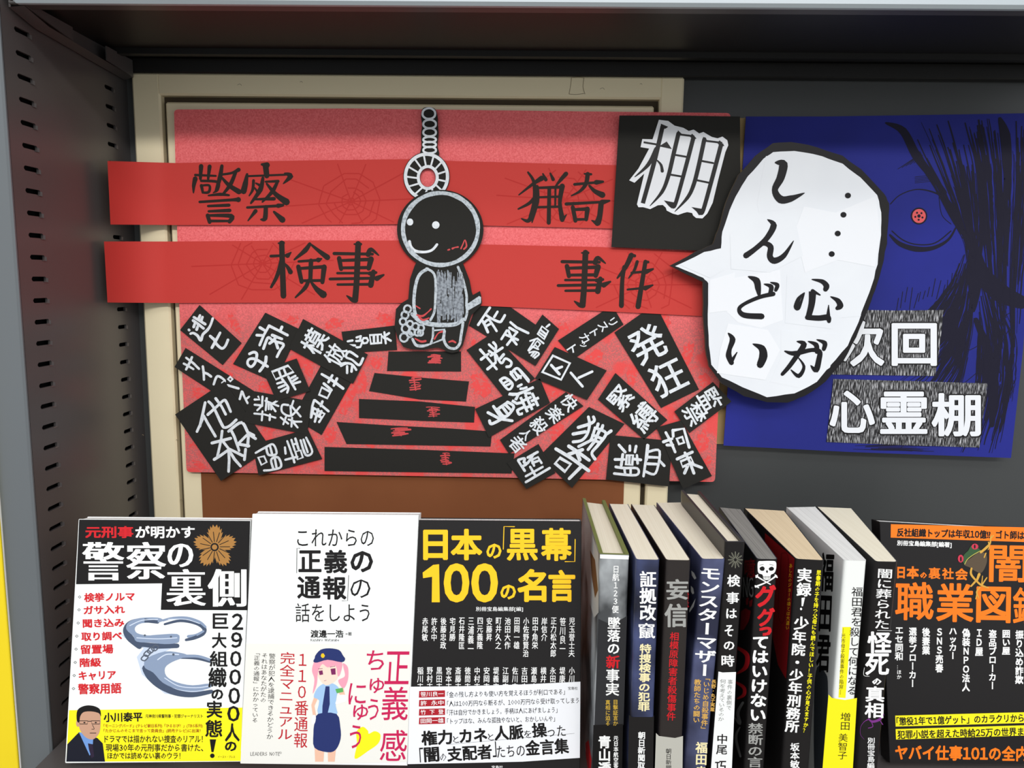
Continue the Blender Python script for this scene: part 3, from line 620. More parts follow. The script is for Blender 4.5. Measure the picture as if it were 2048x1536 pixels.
for cx, cy, r in ((815, 618, 7), (810, 630, 7), (806, 643, 6.5), (811, 657, 7.5), (808, 675, 8), (820, 648, 6), (831, 653, 6.5), (842, 656, 6), (835, 665, 6), (824, 664, 6), (841, 666, 5), (819, 669, 5)):
    t.stroke([(cx+r*math.cos(a*math.pi/4), cy+r*1.05*math.sin(a*math.pi/4)) for a in range(8)], 4, closed=True)
t.stroke([(825, 678), (832, 690), (845, 692), (858, 689)], [5, 6, 6, 4]); t.stroke([(866, 656), (866, 672), (861, 688)], 4)
t.stroke([(866, 661), (889, 659), (885, 679), (864, 687)], 4.5, closed=True, smooth=False)
t.stroke([(889, 662), (888, 680), (896, 694), (910, 697), (919, 688), (922, 672), (926, 645)], 5.5)
t.poly([(930, 611), (958, 592), (962, 594), (962, 606), (936, 621)])
t.done('white_outline_drawing', M_gm, fig)
t = Ink(S, 9e-5); rnd = random.Random(4)
for i in range(190):
    x = 874+rnd.random()*52; y = 540+rnd.random()*78; l = rnd.uniform(18, 34)
    t.stroke([(x, y), (x+rnd.uniform(-1, 1), min(y+l, 646))], rnd.uniform(1.4, 3.2), smooth=False)
t.done('grey_vest_shading', M_gm2, fig)
t = Ink(S, 1.2e-4)
t.ell(820, 444, 6.5, 7); t.ell(871.6, 450, 7.5, 7.5); t.stroke([(819, 483), (822, 493), (831, 502), (849, 504), (864, 500), (874, 489)], [6, 5, 6, 5, 5, 5])
t.done('white_face', M_wm, fig)
t = Ink(S, 1.3e-4)
for p in ([(922, 497), (926, 488), (930, 480), (933, 492), (928, 498)], [(905, 497), (910, 495), (916, 494)], [(896, 500), (899, 499)], [(832, 612), (840, 617)], [(834, 630), (845, 632), (856, 624), (862, 618)], [(838, 634), (846, 640), (858, 636)], [(830, 677), (842, 683), (851, 682)], [(869, 678), (876, 667), (884, 663)], [(898, 684), (905, 682), (911, 685)]):
    t.stroke(p, [random.uniform(2, 4.5) for _ in p])
t.done('red_marker_marks', M_redm, fig)
# ------------------------------------------------------------------ black square card with white shelf character
YQ = -.0262
S = wall(YQ); m_ = MB(); m_.slab([S.to(*p) for p in [(1239, 231), (1360, 231), (1480, 233), (1481, 360), (1478, 505), (1350, 499), (1223, 494)]], (0, -1, 0), .0008)
sq = m_.build('square_card', M_blk); tag(sq, 'big black square card bearing the slanted white-edged character 棚', 'card')
T7 = (1230, 220, 5.119)
pl = [(450, 100), (545, 112), (610, 160), (700, 182), (755, 215), (805, 200), (862, 240), (905, 225), (990, 275), (1050, 290), (1100, 272), (1150, 310), (1160, 360), (1130, 430), (1060, 700), (1000, 950), (945, 1060), (895, 1110), (830, 1105), (800, 1080), (790, 1055), (740, 1045), (700, 1055), (645, 1075), (590, 1060), (530, 1030), (520, 1000), (490, 972), (440, 975), (360, 1015), (290, 995), (240, 995), (225, 965), (240, 900), (300, 650), (200, 745), (145, 720), (240, 600), (350, 395), (262, 380), (280, 297), (385, 300)]
m_ = MB(); m_.slab([S.to(T7[0]+x/T7[2], T7[1]+y/T7[2], .0009) for x, y in pl], (0, -1, 0), .0007)
st = m_.build('white_sticker', M_white2, sq)
t = Ink(S, 1.05e-3, T7)
t.stroke([(488, 165), (400, 540), (285, 955)], [44, 46, 44], cap=False); t.poly([(470, 140), (545, 172), (520, 190), (465, 200)])
t.stroke([(293, 330), (425, 352)], 20, smooth=False, cap=False); t.poly([(450, 372), (530, 322), (582, 400)])
t.stroke([(425, 400), (340, 560), (203, 685)], [50, 40, 8]); t.stroke([(420, 505), (470, 560), (484, 625)], [10, 26, 34])
t.stroke([(650, 240), (600, 450), (545, 680), (480, 840), (358, 982)], [44, 44, 42, 36, 6]); t.poly([(645, 208), (690, 250), (640, 262)])
t.stroke([(660, 250), (805, 268)], 20, smooth=False); t.stroke([(805, 275), (720, 600), (622, 950), (590, 990)], [44, 42, 40, 36], cap=False); t.poly([(790, 242), (835, 292), (800, 305), (765, 270)])
t.poly([(500, 925), (600, 945), (640, 930), (625, 985), (580, 1008), (552, 985)])
for a, c in (((620, 460), (735, 480)), ((570, 662), (690, 682))): t.stroke([a, c], 20, smooth=False)
t.stroke([(915, 300), (850, 600), (800, 780), (740, 900), (613, 1040)], [44, 44, 42, 36, 6]); t.poly([(903, 272), (950, 315), (900, 330)])
t.stroke([(925, 315), (1090, 335)], 20, smooth=False); t.stroke([(1090, 340), (1000, 680), (905, 1020), (875, 1055)], [44, 44, 42, 36], cap=False); t.poly([(1072, 310), (1120, 365), (1085, 380), (1045, 335)])
t.poly([(783, 993), (880, 1010), (925, 1000), (900, 1060), (860, 1078), (835, 1040)])
for a, c in (((880, 520), (1005, 543)), ((835, 718), (965, 745))): t.stroke([a, c], 20, smooth=False)
t.done('lettering', K_black, st)
# ------------------------------------------------------------------ blue poster with kraft board
kr = MB(); S = wall(-.0045); kr.slab([S.to(*p) for p in [(1476, 236), (1600, 236), (1590, 888), (1431, 888)]], (0, -1, 0), .003)
tag(kr.build('kraft_backing', M_kraft), 'tan kraft board edge showing between the red board and the blue poster', 'backing board')
pts = [wall(-.009).to(1492, 232), wall(-.009).to(2078, 226), wall(-.0155).to(1447, 891)]
nb = (pts[1]-pts[0]).cross(pts[2]-pts[0]).normalized()
if nb.y > 0: nb = -nb
S = Surf(pts[0], nb)
m_ = MB(); m_.slab([S.to(*p) for p in [(1492, 233), (1650, 233), (1850, 230), (2078, 226), (2046, 700), (2022, 916), (1700, 904), (1447, 891), (1468, 600)]], nb, .0005)
post = m_.build('blue_poster', M_blue); tag(post, 'deep blue paper poster with inked hatching around a big eye, right of the red board', 'poster')
t = Ink(S, 1e-4); rnd = random.Random(12)
def lerp(a, b_, k): return (a[0]+(b_[0]-a[0])*k, a[1]+(b_[1]-a[1])*k)
def flow(Lg, Rg, n, w=(1, 3), a=(0, .3), e=(.6, 1), j=3, clip=2044):
    for i in range(n):
        k = rnd.random(); t0 = rnd.uniform(*a); t1 = rnd.uniform(*e); pts = []
        m2 = 9; jx = rnd.uniform(-j, j)
        for q in range(m2):
            tt = (t0+(t1-t0)*q/(m2-1))*(len(Lg)-1); ii = min(int(tt), len(Lg)-2); f_ = tt-ii
            p = lerp(lerp(Lg[ii], Lg[ii+1], f_), lerp(Rg[ii], Rg[ii+1], f_), k); pts.append((p[0]+jx+rnd.uniform(-1, 1), p[1]))
        wmax = rnd.uniform(*w)
        t.stroke(pts, [wmax*(.35+.65*math.sin(math.pi*(.15+.8*q/(m2-1)))) for q in range(m2)], cap=False)
flow([(1786, 242), (1832, 320), (1880, 395), (1925, 480), (1940, 560)], [(1960, 238), (1972, 330), (1970, 420), (1962, 500), (1952, 570)], 84, (1.2, 5), (0, .5), (.5, 1))
flow([(1930, 238), (1955, 330), (1965, 430), (1975, 540), (1990, 700)], [(2068, 234), (2062, 350), (2052, 470), (2040, 590), (2036, 720)], 120, (1.2, 4), (0, .6), (.4, 1))
flow([(1930, 500), (1905, 560), (1868, 610), (1815, 655), (1790, 668)], [(1950, 560), (1945, 660), (1925, 760), (1880, 840), (1800, 905)], 130, (1.2, 4), (0, .5), (.5, 1))
flow([(1946, 560), (1955, 660), (1950, 760), (1930, 840), (1900, 905)], [(1985, 570), (2034, 680), (2030, 760), (2016, 840), (2002, 908)], 110, (1.2, 4), (0, .6), (.4, 1))
flow([(1700, 892), (1760, 890), (1800, 888), (1850, 890), (1900, 892)], [(1705, 899), (1765, 902), (1805, 903), (1855, 906), (1905, 908)], 10, (1, 2))
for q, wd in (([(1772, 246), (1806, 262), (1832, 310), (1862, 350), (1890, 385)], [4, 16, 18, 14, 8]), ([(2000, 238), (2010, 270), (2016, 330), (2014, 400)], [8, 22, 16, 6]),
              ([(1950, 500), (1962, 545), (2000, 585), (2044, 605)], [20, 34, 38, 26]), ([(1945, 480), (1950, 560), (1946, 620)], [14, 30, 10]), ([(1952, 640), (1975, 700), (1986, 770), (1984, 850)], [10, 18, 24, 10]),
              ([(1935, 440), (1948, 500), (1950, 560)], [8, 22, 30]), ([(1870, 760), (1900, 700), (1940, 620)], [4, 14, 6])): t.stroke(q, wd)
t.stroke([(1781, 408), (1800, 390), (1832, 379), (1866, 384), (1898, 402), (1914, 432)], [2, 2, 2, 3, 4, 5])
t.stroke([(1780, 470), (1800, 488), (1832, 498), (1866, 496), (1896, 480), (1912, 455)], [4, 9, 11, 8, 5, 3]); t.stroke([(1784, 462), (1806, 480), (1834, 489), (1870, 486), (1902, 462)], 2.5)
t.stroke([(1878, 395), (1884, 430), (1902, 448)], 1.5)
for i in range(16):
    x = 1792+i*9; t.stroke([(x, 612+rnd.uniform(-10, 20)-i*1.5), (x+rnd.uniform(4, 9), 590+rnd.uniform(-10, 10)-i*3)], 1.5)
for i in range(5): t.stroke([(1796+i*8, 338-i*3), (1826+i*5, 318-i*2)], 1.2); t.stroke([(1830, 354+i*3), (1866, 350+i*3)], 1)
t.stroke([(1880, 660), (1940, 700), (2000, 640), (2030, 620)], 1.4); t.stroke([(1900, 790), (1980, 720), (2020, 655)], 1.4)
t.done('ink_hatching', M_bink, post)
t = Ink(S, 1.6e-4); t.ell(1838, 432, 16.5, 17, 28); t.done('pupil_ring', M_bink, post)
t = Ink(S, 2.1e-4); t.ell(1838, 432, 13.5, 14, 28); t.done('red_iris', mat('red_iris_print', (214, 78, 80), .6), post, 'small red iris')
t = Ink(S, 2.7e-4); t.ell(1838, 432, 3.4, 3.6, 12)
for k in range(5): a = k*1.257+.4; t.ell(1838+7.5*math.cos(a), 432+7.5*math.sin(a), 2.2, 2.2, 8)
t.done('iris_dots', M_bink, post)
M_hat = mat('black_white_hatching', (30, 29, 31), .6, .3, noise=1, rgb2=(205, 205, 208), stretch=(1500, 60, 130), lo=.50, hi=.66)
def titlecard(poly, items, label, lift):
    m_ = MB(); m_.slab([S.to(p[0], p[1], lift) for p in poly], nb, .0005); o = m_.build('title_card', M_hat); tag(o, label, 'card', 'hatched title cards on the blue poster')
    t = Ink(S, lift+1e-4)
    for c, a, b_, c_, d in items: t.T(c, a-3, b_-3, c_+3, d+3, b=.055)
    t.done('letter_outline', K_black, o)  # dark outline printed around the white letters
    t = Ink(S, lift+2.2e-4)
    for c, a, b_, c_, d in items: t.T(c, a, b_, c_, d, b=.03)
    t.done('lettering', M_white2, o)
titlecard([(1686, 619), (1790, 621), (1887, 620), (1880, 690), (1871, 752), (1665, 749)], [('次', 1682, 641, 1769, 733), ('回', 1783, 646, 1874, 732)], 'hatched paper card lettered 次回, half behind the speech bubble', .0009)
titlecard([(1667, 758), (1820, 762), (1975, 767), (1966, 835), (1959, 895), (1800, 890), (1653, 884)], [('心', 1659, 781, 1750, 866), ('霊', 1760, 783, 1855, 868), ('棚', 1863, 786, 1962, 873)], 'wide hatched paper card lettered 心霊棚, at the foot of the blue poster', .0009)
# ------------------------------------------------------------------ speech bubble
outer = [(1340, 531), (1393, 503), (1426, 489), (1437, 460), (1444, 436), (1456, 394), (1478, 349), (1513, 311), (1547, 286), (1582, 284), (1634, 294), (1686, 312), (1722, 338), (1769, 387), (1779, 407), (1777, 442), (1774, 487), (1763, 539), (1751, 580), (1737, 615), (1713, 674), (1686, 722), (1651, 764), (1610, 792), (1575, 805), (1534, 804), (1489, 792), (1444, 767), (1419, 733), (1411, 698), (1407, 629), (1406, 564), (1375, 549)]
inner = [(1350, 532), (1409, 504), (1442, 497), (1445, 463), (1459, 421), (1478, 380), (1496, 352), (1527, 318), (1547, 304), (1589, 302), (1644, 312), (1686, 328), (1720, 354), (1755, 390), (1763, 425), (1762, 470), (1755, 528), (1744, 570), (1727, 615), (1717, 643), (1696, 691), (1658, 733), (1634, 764), (1589, 787), (1534, 794), (1485, 774), (1444, 754), (1423, 729), (1418, 691), (1415, 629), (1417, 566), (1406, 556), (1375, 542)]
SB = wall(-.0370)
def rough(pts, j, k=3):
    r_ = random.Random(5); out = []
    for i in range(len(pts)):
        a, c = pts[i], pts[(i+1) % len(pts)]
        for q in range(k): p = lerp(a, c, q/k); out.append((p[0]+r_.uniform(-j, j), p[1]+r_.uniform(-j, j)))
    return out
m_ = MB(); m_.slab([SB.to(*p) for p in rough(outer, .8)], (0, -1, 0), .0045, side=1)
bub = m_.build('speech_bubble', [mat('black_marker_on_card', (24, 22, 24), .5, .2), mat('torn_board_edge', (96, 84, 66), .8)])
tag(bub, 'white speech bubble with black border reading 心がしんどい, hung before the boards', 'speech bubble')
m_ = MB(); m_.slab([SB.to(p[0], p[1], .0003) for p in rough(inner, .7)], (0, -1, 0), .00028); m_.build('white_paper_sheet', M_white, bub)
patches = [[(1532, 312), (1610, 330), (1616, 400), (1668, 424), (1610, 414), (1518, 425), (1514, 408), (1524, 352)],
           [(1608, 413), (1672, 425), (1752, 392), (1760, 470), (1750, 534), (1676, 520), (1610, 545), (1590, 460)],
           [(1512, 434), (1590, 436), (1606, 512), (1540, 545), (1462, 538), (1460, 470)],
           [(1466, 556), (1560, 540), (1566, 640), (1522, 656), (1476, 645), (1454, 624)],
           [(1574, 550), (1690, 560), (1722, 632), (1680, 636), (1664, 658), (1570, 646)],
           [(1456, 647), (1536, 660), (1560, 700), (1530, 760), (1434, 746), (1440, 700)],
           [(1562, 660), (1680, 668), (1660, 735), (1600, 776), (1540, 764), (1562, 714)],
           [(1420, 560), (1470, 545), (1466, 620), (1418, 626)], [(1360, 530), (1440, 505), (1448, 540), (1420, 556)]]
for i, p in enumerate(patches):
    m_ = MB(); m_.slab([SB.to(x, y, .00042+.00006*(i % 3)) for x, y in p], (0, -1, 0), .0001); m_.build('paper_patch', M_white2 if i % 2 else M_white, bub)
t = Ink(SB, 7e-4)
K = lambda x, y: (1340+x/2.893, 200+y/2.893)
K7 = lambda x, y: (1340+x/2.893, 560+y/2.893)
def W(l, f_=K): return [f_(*p) for p in l]
t.stroke(W([(612, 362), (655, 372), (640, 450), (607, 520), (640, 575), (700, 570), (778, 538)]), [4, 18, 16, 12, 16, 13, 1.5])
t.stroke(W([(565, 692), (600, 725), (560, 800), (495, 860), (440, 900)]), [2, 13, 11, 10, 12]); t.stroke(W([(500, 855), (545, 830), (582, 850), (578, 905), (605, 930), (660, 900), (715, 815)]), [4, 9, 12, 12, 13, 10, 1.5])
t.stroke(W([(455, 1022), (500, 1045), (510, 1090), (516, 1128)]), [3, 14, 12, 6]); t.stroke(W([(598, 1122), (520, 1140), (430, 1180), (400, 1212), (430, 1245), (530, 1252)]), [9, 8, 7, 8, 11, 12])
t.stroke(W([(545, 1065), (585, 1080), (580, 1118)]), [2, 10, 8]); t.stroke(W([(582, 1055), (620, 1070), (612, 1100)]), [2, 9, 7])
t.stroke(W([(338, 1350), (362, 1385), (345, 1440), (340, 1480), (356, 1520)]), [3, 12, 9, 12, 10]); t.stroke(W([(352, 1518), (388, 1460)]), [9, 2], smooth=False); t.stroke(W([(480, 370), (530, 395), (540, 440), (522, 490)], K7), [2, 14, 17, 14])
t.stroke(W([(822, 1038), (880, 1050), (905, 1075), (900, 1095)]), [2, 9, 12, 10]); t.stroke(W([(778, 1115), (745, 1150), (730, 1195), (745, 1200), (778, 1118)]), [2, 8, 10, 8, 2])
t.stroke(W([(825, 1108), (820, 1180), (800, 1258)]), [15, 13, 11], cap=False); t.stroke(W([(795, 1258), (860, 1262), (912, 1258), (920, 1280)]), [10, 11, 12, 8]); t.stroke(W([(915, 1255), (918, 1185)]), [9, 1.5], cap=False, smooth=False)
t.stroke(W([(930, 1138), (970, 1160), (985, 1190), (968, 1205)]), [2, 10, 13, 8]); t.stroke(W([(825, 1105), (868, 1128)]), [8, 3], smooth=False)
t.stroke(W([(665, 412), (720, 425), (820, 405), (865, 415), (862, 460), (845, 520), (815, 495)], K7), [3, 10, 8, 10, 11, 12, 2])
t.stroke(W([(735, 355), (775, 372), (740, 430), (690, 500), (650, 545)], K7), [2, 12, 10, 9, 7]); t.stroke(W([(735, 440), (775, 500), (745, 555), (700, 520)], K7), [1, 6, 9, 2])
t.stroke(W([(800, 355), (845, 375), (850, 415)], K7), [2, 10, 9]); t.stroke(W([(850, 345), (895, 365), (890, 400)], K7), [2, 10, 8])
for x, y in ((1696, 391), (1687, 429.5), (1675.5, 467), (1663.5, 508)): t.ell(x, y, 6, 5.6)
t.done('lettering', pr('bubble_ink', (14, 12, 16), .5), bub)
# ------------------------------------------------------------------ books facing out
def plane_from(TL, TR, BM, Yt, Yb):
    a = wall(Yt).to(*TL); b_ = wall(Yt).to(*TR); c = wall(Yb).to(*BM)
    n = (b_-a).cross(c-a).normalized()
    if n.y > 0: n = -n
    return Surf(a, n)
def face_book(label, TL, TR, BL, BR, Yt, Yb, thick, mcover, mpages, spine_right=True):
    BM = ((BL[0]+BR[0])/2, (BL[1]+BR[1])/2)
    S = plane_from(TL, TR, BM, Yt, Yb); q = [S.to(*p) for p in (TL, TR, BR, BL)]
    n = S.n; base = (q[2]+q[3])/2-n*thick/2
    r = root('book', base); tag(r, label, 'book', 'books displayed face out')
    def ins(m1, side=0.0):
        u = (q[1]-q[0]).normalized()*m1; v = (q[3]-q[0]).normalized()*m1
        return [q[0]+u+v, q[1]-u+v, q[2]-u-v, q[3]+u-v]
    m_ = MB(); m_.slab(rr3(q, .0006), n, .0006); cov = m_.build('cover', mcover, r)
    m_ = MB(); m_.slab([p-n*.00065 for p in ins(.0007)], n, thick-.0014); m_.build('page_block', mpages, r)
    m_ = MB(); m_.slab([p-n*(thick-.0006) for p in rr3(q, .0006)], n, .0006); m_.build('back_cover', mcover, r)
    side = 1 if spine_right else 3
    a, c = (q[1], q[2]) if spine_right else (q[0], q[3])
    u = (q[1]-q[0]).normalized()*(.0005 if spine_right else -.0005)
    m_ = MB(); m_.add([a, c, c-n*thick, a-n*thick, a-u, c-u, c-n*thick-u, a-n*thick-u], [(0, 1, 2, 3), (4, 7, 6, 5), (0, 4, 5, 1), (2, 6, 7, 3), (0, 3, 7, 4), (1, 5, 6, 2)])
    m_.build('spine', mcover, r)
    return r, cov, S
def rr3(q, r_):
    out = []
    for i in range(4):
        p, a, c = q[i-1], q[i], q[(i+1) % 4]
        d1 = (p-a).normalized(); d2 = (c-a).normalized()
        out += [a+d1*r_, a+(d1+d2)*r_*.3, a+d2*r_]
    return out
# --- book one: police insider
T1 = (120, 1000, 2.866)
bk, cov, S = face_book('face-out book with handcuffs picture, black top and yellow foot, nearest the side panel', (157.5, 1038), (502, 1041), (130.5, 1526), (481, 1523), -.18, -.21, .013, K_white, M_pgw)
def I(l=1e-4, tr=T1): return Ink(S, l, tr)
t = I(6e-5); t.poly([(110, 112), (1090, 120), (1076, 632), (578, 630), (585, 478), (92, 483)]); t.done('black_title_field', K_black, cov)
t = I(6e-5); t.poly([(52, 1205), (500, 1198), (1046, 1190), (1036, 1496), (36, 1500)]); t.done('yellow_foot_field', K_yel, cov)
t = I(1.2e-4)
for k in range(5):
    a = -math.pi/2+k*2*math.pi/5
    pts = []
    for d, rr in ((-.62, 60), (-.50, 96), (-.44, 84), (-.36, 112), (-.30, 98), (-.22, 122), (-.17, 108), (-.09, 128), (0, 112), (.09, 128), (.17, 108), (.22, 122), (.30, 98), (.36, 112), (.44, 84), (.50, 96), (.62, 60)):
        pts.append((888+rr*math.cos(a+d), 268+rr*math.sin(a+d)))
    t.poly([(888, 268)]+pts)
t.done('gold_emblem', K_gold, cov)
t = I(1.7e-4); t.ell(886, 270, 24, 24)
for k in range(15): a = k*2*math.pi/15; t.stroke([(888+30*math.cos(a), 268+30*math.sin(a)), (888+85*math.cos(a), 268+85*math.sin(a))], 4, smooth=False)
t.done('emblem_lines', K_black, cov); t = I(2.2e-4); t.ell(886, 270, 15, 15); t.done('emblem_centre', K_gold, cov)
t = I(1.4e-4)
t.T('が明かす', 432, 148, 772, 220, b=.025)
for c, a, b_, c_, d in (('警', 125, 240, 370, 462), ('察', 378, 240, 610, 455), ('の', 615, 250, 765, 385), ('裏', 608, 395, 838, 608), ('側', 845, 395, 1070, 612)): t.T(c, a, b_, c_, d, b=.003, bx=.034)
t.done('title_lettering', K_wt, cov)
t = I(1.4e-4); t.T('元刑事', 145, 150, 420, 218, b=.03); R1 = [('検挙ノルマ', 138, 530, 428, 582), ('ガサ入れ', 135, 605, 372, 654), ('聞き込み', 130, 680, 368, 730), ('取り調べ', 122, 755, 355, 806), ('留置場', 118, 828, 305, 882), ('階級', 113, 905, 235, 957), ('キャリア', 107, 980, 320, 1032), ('警察用語', 103, 1050, 352, 1112)]
for c, a, b_, c_, d in R1: t.T(c, a, b_, c_, d, b=.028, ang=-1.5)
t.done('red_lettering', K_red, cov)
# handcuffs
t = I(1e-4); t.poly([(350, 770), (450, 800), (480, 850), (440, 900), (470, 1000), (600, 1110), (760, 1130), (860, 1100), (640, 1040), (500, 920), (640, 850), (440, 830), (370, 790)]); t.done('cuff_shadow', pr('pale_blue_print', (196, 208, 226)), cov)
t = I(1.25e-4)
t.stroke([(455, 840), (400, 790), (378, 745), (405, 705), (470, 690), (560, 700)], [30, 40, 34, 28, 24, 18]); t.stroke([(440, 825), (560, 838), (672, 836)], [24, 30, 26], smooth=False)
t.stroke([(600, 712), (690, 692), (780, 706), (826, 736), (818, 766), (770, 790), (722, 802)], [12, 16, 20, 24, 24, 20, 14])
t.stroke([(490, 965), (520, 1010), (575, 1060), (660, 1102), (760, 1116), (868, 1098)], [40, 50, 46, 36, 30, 22]); t.stroke([(680, 900), (780, 905), (860, 925)], [20, 20, 18])
t.done('handcuff_edges', pr('steel_shadow_print', (70, 82, 104)), cov)
t = I(1.5e-4)
t.poly(smoothpoly([(420, 780), (380, 740), (395, 698), (460, 676), (560, 674), (592, 690), (560, 702), (470, 706), (430, 730), (440, 762), (500, 776), (560, 772), (672, 768), (684, 800), (670, 820), (600, 826), (520, 818), (440, 812)], 3))
t.stroke([(590, 690), (650, 676), (730, 676), (800, 700), (834, 728)], [12, 13, 14, 16, 12]); t.stroke([(735, 782), (780, 774), (822, 752)], [16, 14, 12])
t.poly(smoothpoly([(482, 935), (500, 905), (600, 868), (690, 876), (730, 890), (700, 906), (640, 930), (602, 962), (610, 1010), (670, 1045), (760, 1062), (860, 1052), (862, 1076), (780, 1094), (680, 1086), (590, 1048), (535, 990), (490, 965)], 3))
t.stroke([(700, 896), (790, 896), (864, 918)], [18, 16, 14])
t.done('handcuff_steel', pr('steel_blue_print', (136, 152, 178), .3), cov)
t = I(1.9e-4)
t.stroke([(400, 720), (470, 690), (560, 684)], 5); t.stroke([(440, 790), (560, 796), (670, 790)], 5); t.stroke([(560, 915), (610, 885), (680, 886)], 6); t.stroke([(600, 1020), (680, 1066), (780, 1076), (860, 1066)], 5); t.stroke([(620, 684), (720, 684), (800, 708)], 4)
t.done('handcuff_shine', pr('pale_steel_print', (206, 216, 232), .3), cov)
t = I(2.1e-4)
for cx, cy, r in ((500, 880, 20), (520, 862, 20), (545, 848, 20), (485, 905, 20)): t.stroke([(cx-r, cy+6), (cx, cy-r*.8), (cx+r, cy-6), (cx, cy+r*.8)], 7, closed=True)
t.ell(486, 776, 6); t.ell(636, 784, 6); t.ell(650, 886, 7); t.done('handcuff_chain_and_screws', pr('chain_print', (84, 92, 106), .3), cov)
t = I(1.8e-4)
for c, a, b_, c_, d in (('巨', 875, 650, 965, 738), ('大', 870, 760, 955, 850), ('組', 858, 865, 960, 955), ('織', 850, 960, 955, 1075), ('の', 868, 1085, 935, 1145), ('実', 840, 1150, 930, 1250), ('態', 832, 1260, 930, 1360),
                        ('2', 985, 650, 1050, 745), ('9', 980, 757, 1045, 848), ('0', 975, 865, 1040, 955), ('0', 970, 970, 1038, 1060), ('0', 965, 1075, 1032, 1170), ('0', 958, 1180, 1030, 1270), ('人', 945, 1280, 1030, 1385), ('の', 945, 1385, 1012, 1440)): t.T(c, a, b_, c_, d, b=.03)
t.poly([(858, 1372), (895, 1372), (880, 1445), (868, 1445)]); t.ell(873, 1466, 13, 13)
t.T('小川泰平', 250, 1217, 472, 1272, b=.028, ang=-1); t.T('元神奈川県警刑事・犯罪ジャーナリスト', 490, 1228, 818, 1250, b=.015)
t.T('ドラマでは描かれない捜査のリアル！', 255, 1348, 818, 1392, b=.012); t.T('現場30年の元刑事だから書けた、', 262, 1398, 820, 1442, b=.012); t.T('ほかでは読めない裏のウラ！', 272, 1446, 690, 1486, b=.012)
t.T('イースト・プレス', 905, 1465, 1003, 1479)
for c, a, b_, c_, d in R1: t.stroke([(a-26, (b_+d)/2-7), (a-18, (b_+d)/2), (a-26, (b_+d)/2+7), (a-34, (b_+d)/2)], 3, closed=True, smooth=False)
t.done('black_lettering', K_black, cov)
t = I(1.8e-4); t.T('「モーニングバード」(テレビ朝日系列)「ひるおび！」(TBS系列)', 250, 1284, 818, 1308, b=.012); t.T('「たかじんのそこまで言って委員会」(読売テレビ)に出演！', 250, 1312, 805, 1336, b=.012); t.done('brown_caption', pr('brown_red_print', (150, 50, 20)), cov)
t = I(1.2e-4); t.poly([(36, 1500), (42, 1400), (90, 1350), (110, 1330), (215, 1365), (245, 1395), (258, 1500)]); t.done('portrait_suit', pr('navy_suit_print', (24, 26, 38)), cov)
t = I(1.5e-4); t.poly([(108, 1330), (150, 1340), (190, 1370), (186, 1440), (170, 1465), (140, 1400)]); t.done('portrait_shirt', pr('shirt_blue_print', (110, 150, 210)), cov)
t = I(1.8e-4); t.poly([(160, 1395), (188, 1400), (196, 1470), (180, 1480), (166, 1430)]); t.done('portrait_tie', pr('tie_print', (44, 34, 54)), cov)
t = I(2e-4); t.poly(smoothpoly([(104, 1240), (130, 1205), (190, 1200), (228, 1225), (232, 1290), (222, 1340), (190, 1372), (150, 1362), (118, 1325), (108, 1290)])); t.ell(102, 1280, 10, 20)
t.done('portrait_face', pr('tanned_skin_print', (196, 152, 126)), cov)
t = I(2.3e-4); t.poly(smoothpoly([(96, 1262), (100, 1205), (140, 1180), (190, 1180), (228, 1200), (234, 1240), (222, 1222), (180, 1212), (136, 1216), (116, 1240), (110, 1275)]))
for cx in (135, 205): t.stroke([(cx-26, 1266), (cx+24, 1266), (cx+22, 1284), (cx-22, 1284)], 4, closed=True, smooth=False)
t.stroke([(160, 1268), (180, 1268)], 4); t.stroke([(100, 1258), (112, 1266)], 4); t.stroke([(172, 1336), (206, 1336)], 4); t.ell(140, 1276, 6, 4); t.ell(205, 1276, 6, 4); t.stroke([(186, 1290), (196, 1312), (182, 1314)], 3)
t.done('portrait_hair_and_glasses', K_black, cov)
# --- book two: white cover
T2 = (460, 1000, 2.866)
bk, cov, S = face_book('white face-out book whose paper band shows a pink-haired girl in police uniform', (505, 1027.5), (838, 1030), (480.5, 1527), (815, 1531), -.18, -.21, .013, K_white, M_pgw)
t = I(1e-4, T2); t.T('これからの', 385, 168, 825, 265, b=-.006); t.T('の', 690, 455, 805, 562, b=-.004); t.T('話をしよう', 375, 592, 800, 700, b=-.006)
for c, a, b_, c_, d in (('正', 392, 288, 525, 414), ('義', 540, 285, 672, 420), ('の', 690, 292, 820, 415), ('通', 385, 437, 520, 566), ('報', 532, 436, 668, 572)): t.T(c, a, b_, c_, d, b=.036)
t.stroke([(382, 418), (384, 276), (400, 276)], 3, smooth=False); t.stroke([(680, 432), (674, 578), (642, 578)], 3, smooth=False)
t.T('渡邊一浩', 462, 745, 650, 789, b=.02); t.T('=著', 662, 757, 698, 778, b=.01); t.T('Kazuhiro Watanabe', 462, 794, 625, 810, b=.012)
t.done('title_lettering', K_black, cov)
m_ = MB(); m_.slab([S.to(T2[0]+x/T2[2], T2[1]+y/T2[2], .00045) for x, y in [(92, 824), (560, 826), (1037, 826), (1016, 1500), (540, 1512), (60, 1510)]], S.n, .00035)
obi = m_.build('paper_band', pr('offwhite_band', (232, 230, 222), .45), bk)
O = 5.2e-4
def IO(dl=0): return Ink(S, O+dl, T2)
t = IO(); t.T('警察が犯人を逮捕できるかどうか', 216, 880, 254, 1370, v=True, ang=1.8, b=.002); t.T('それはあなたがたの', 178, 880, 212, 1160, v=True, ang=1.8); t.T('「正義の通報」にかかっている', 132, 880, 166, 1275, v=True, ang=1.8)
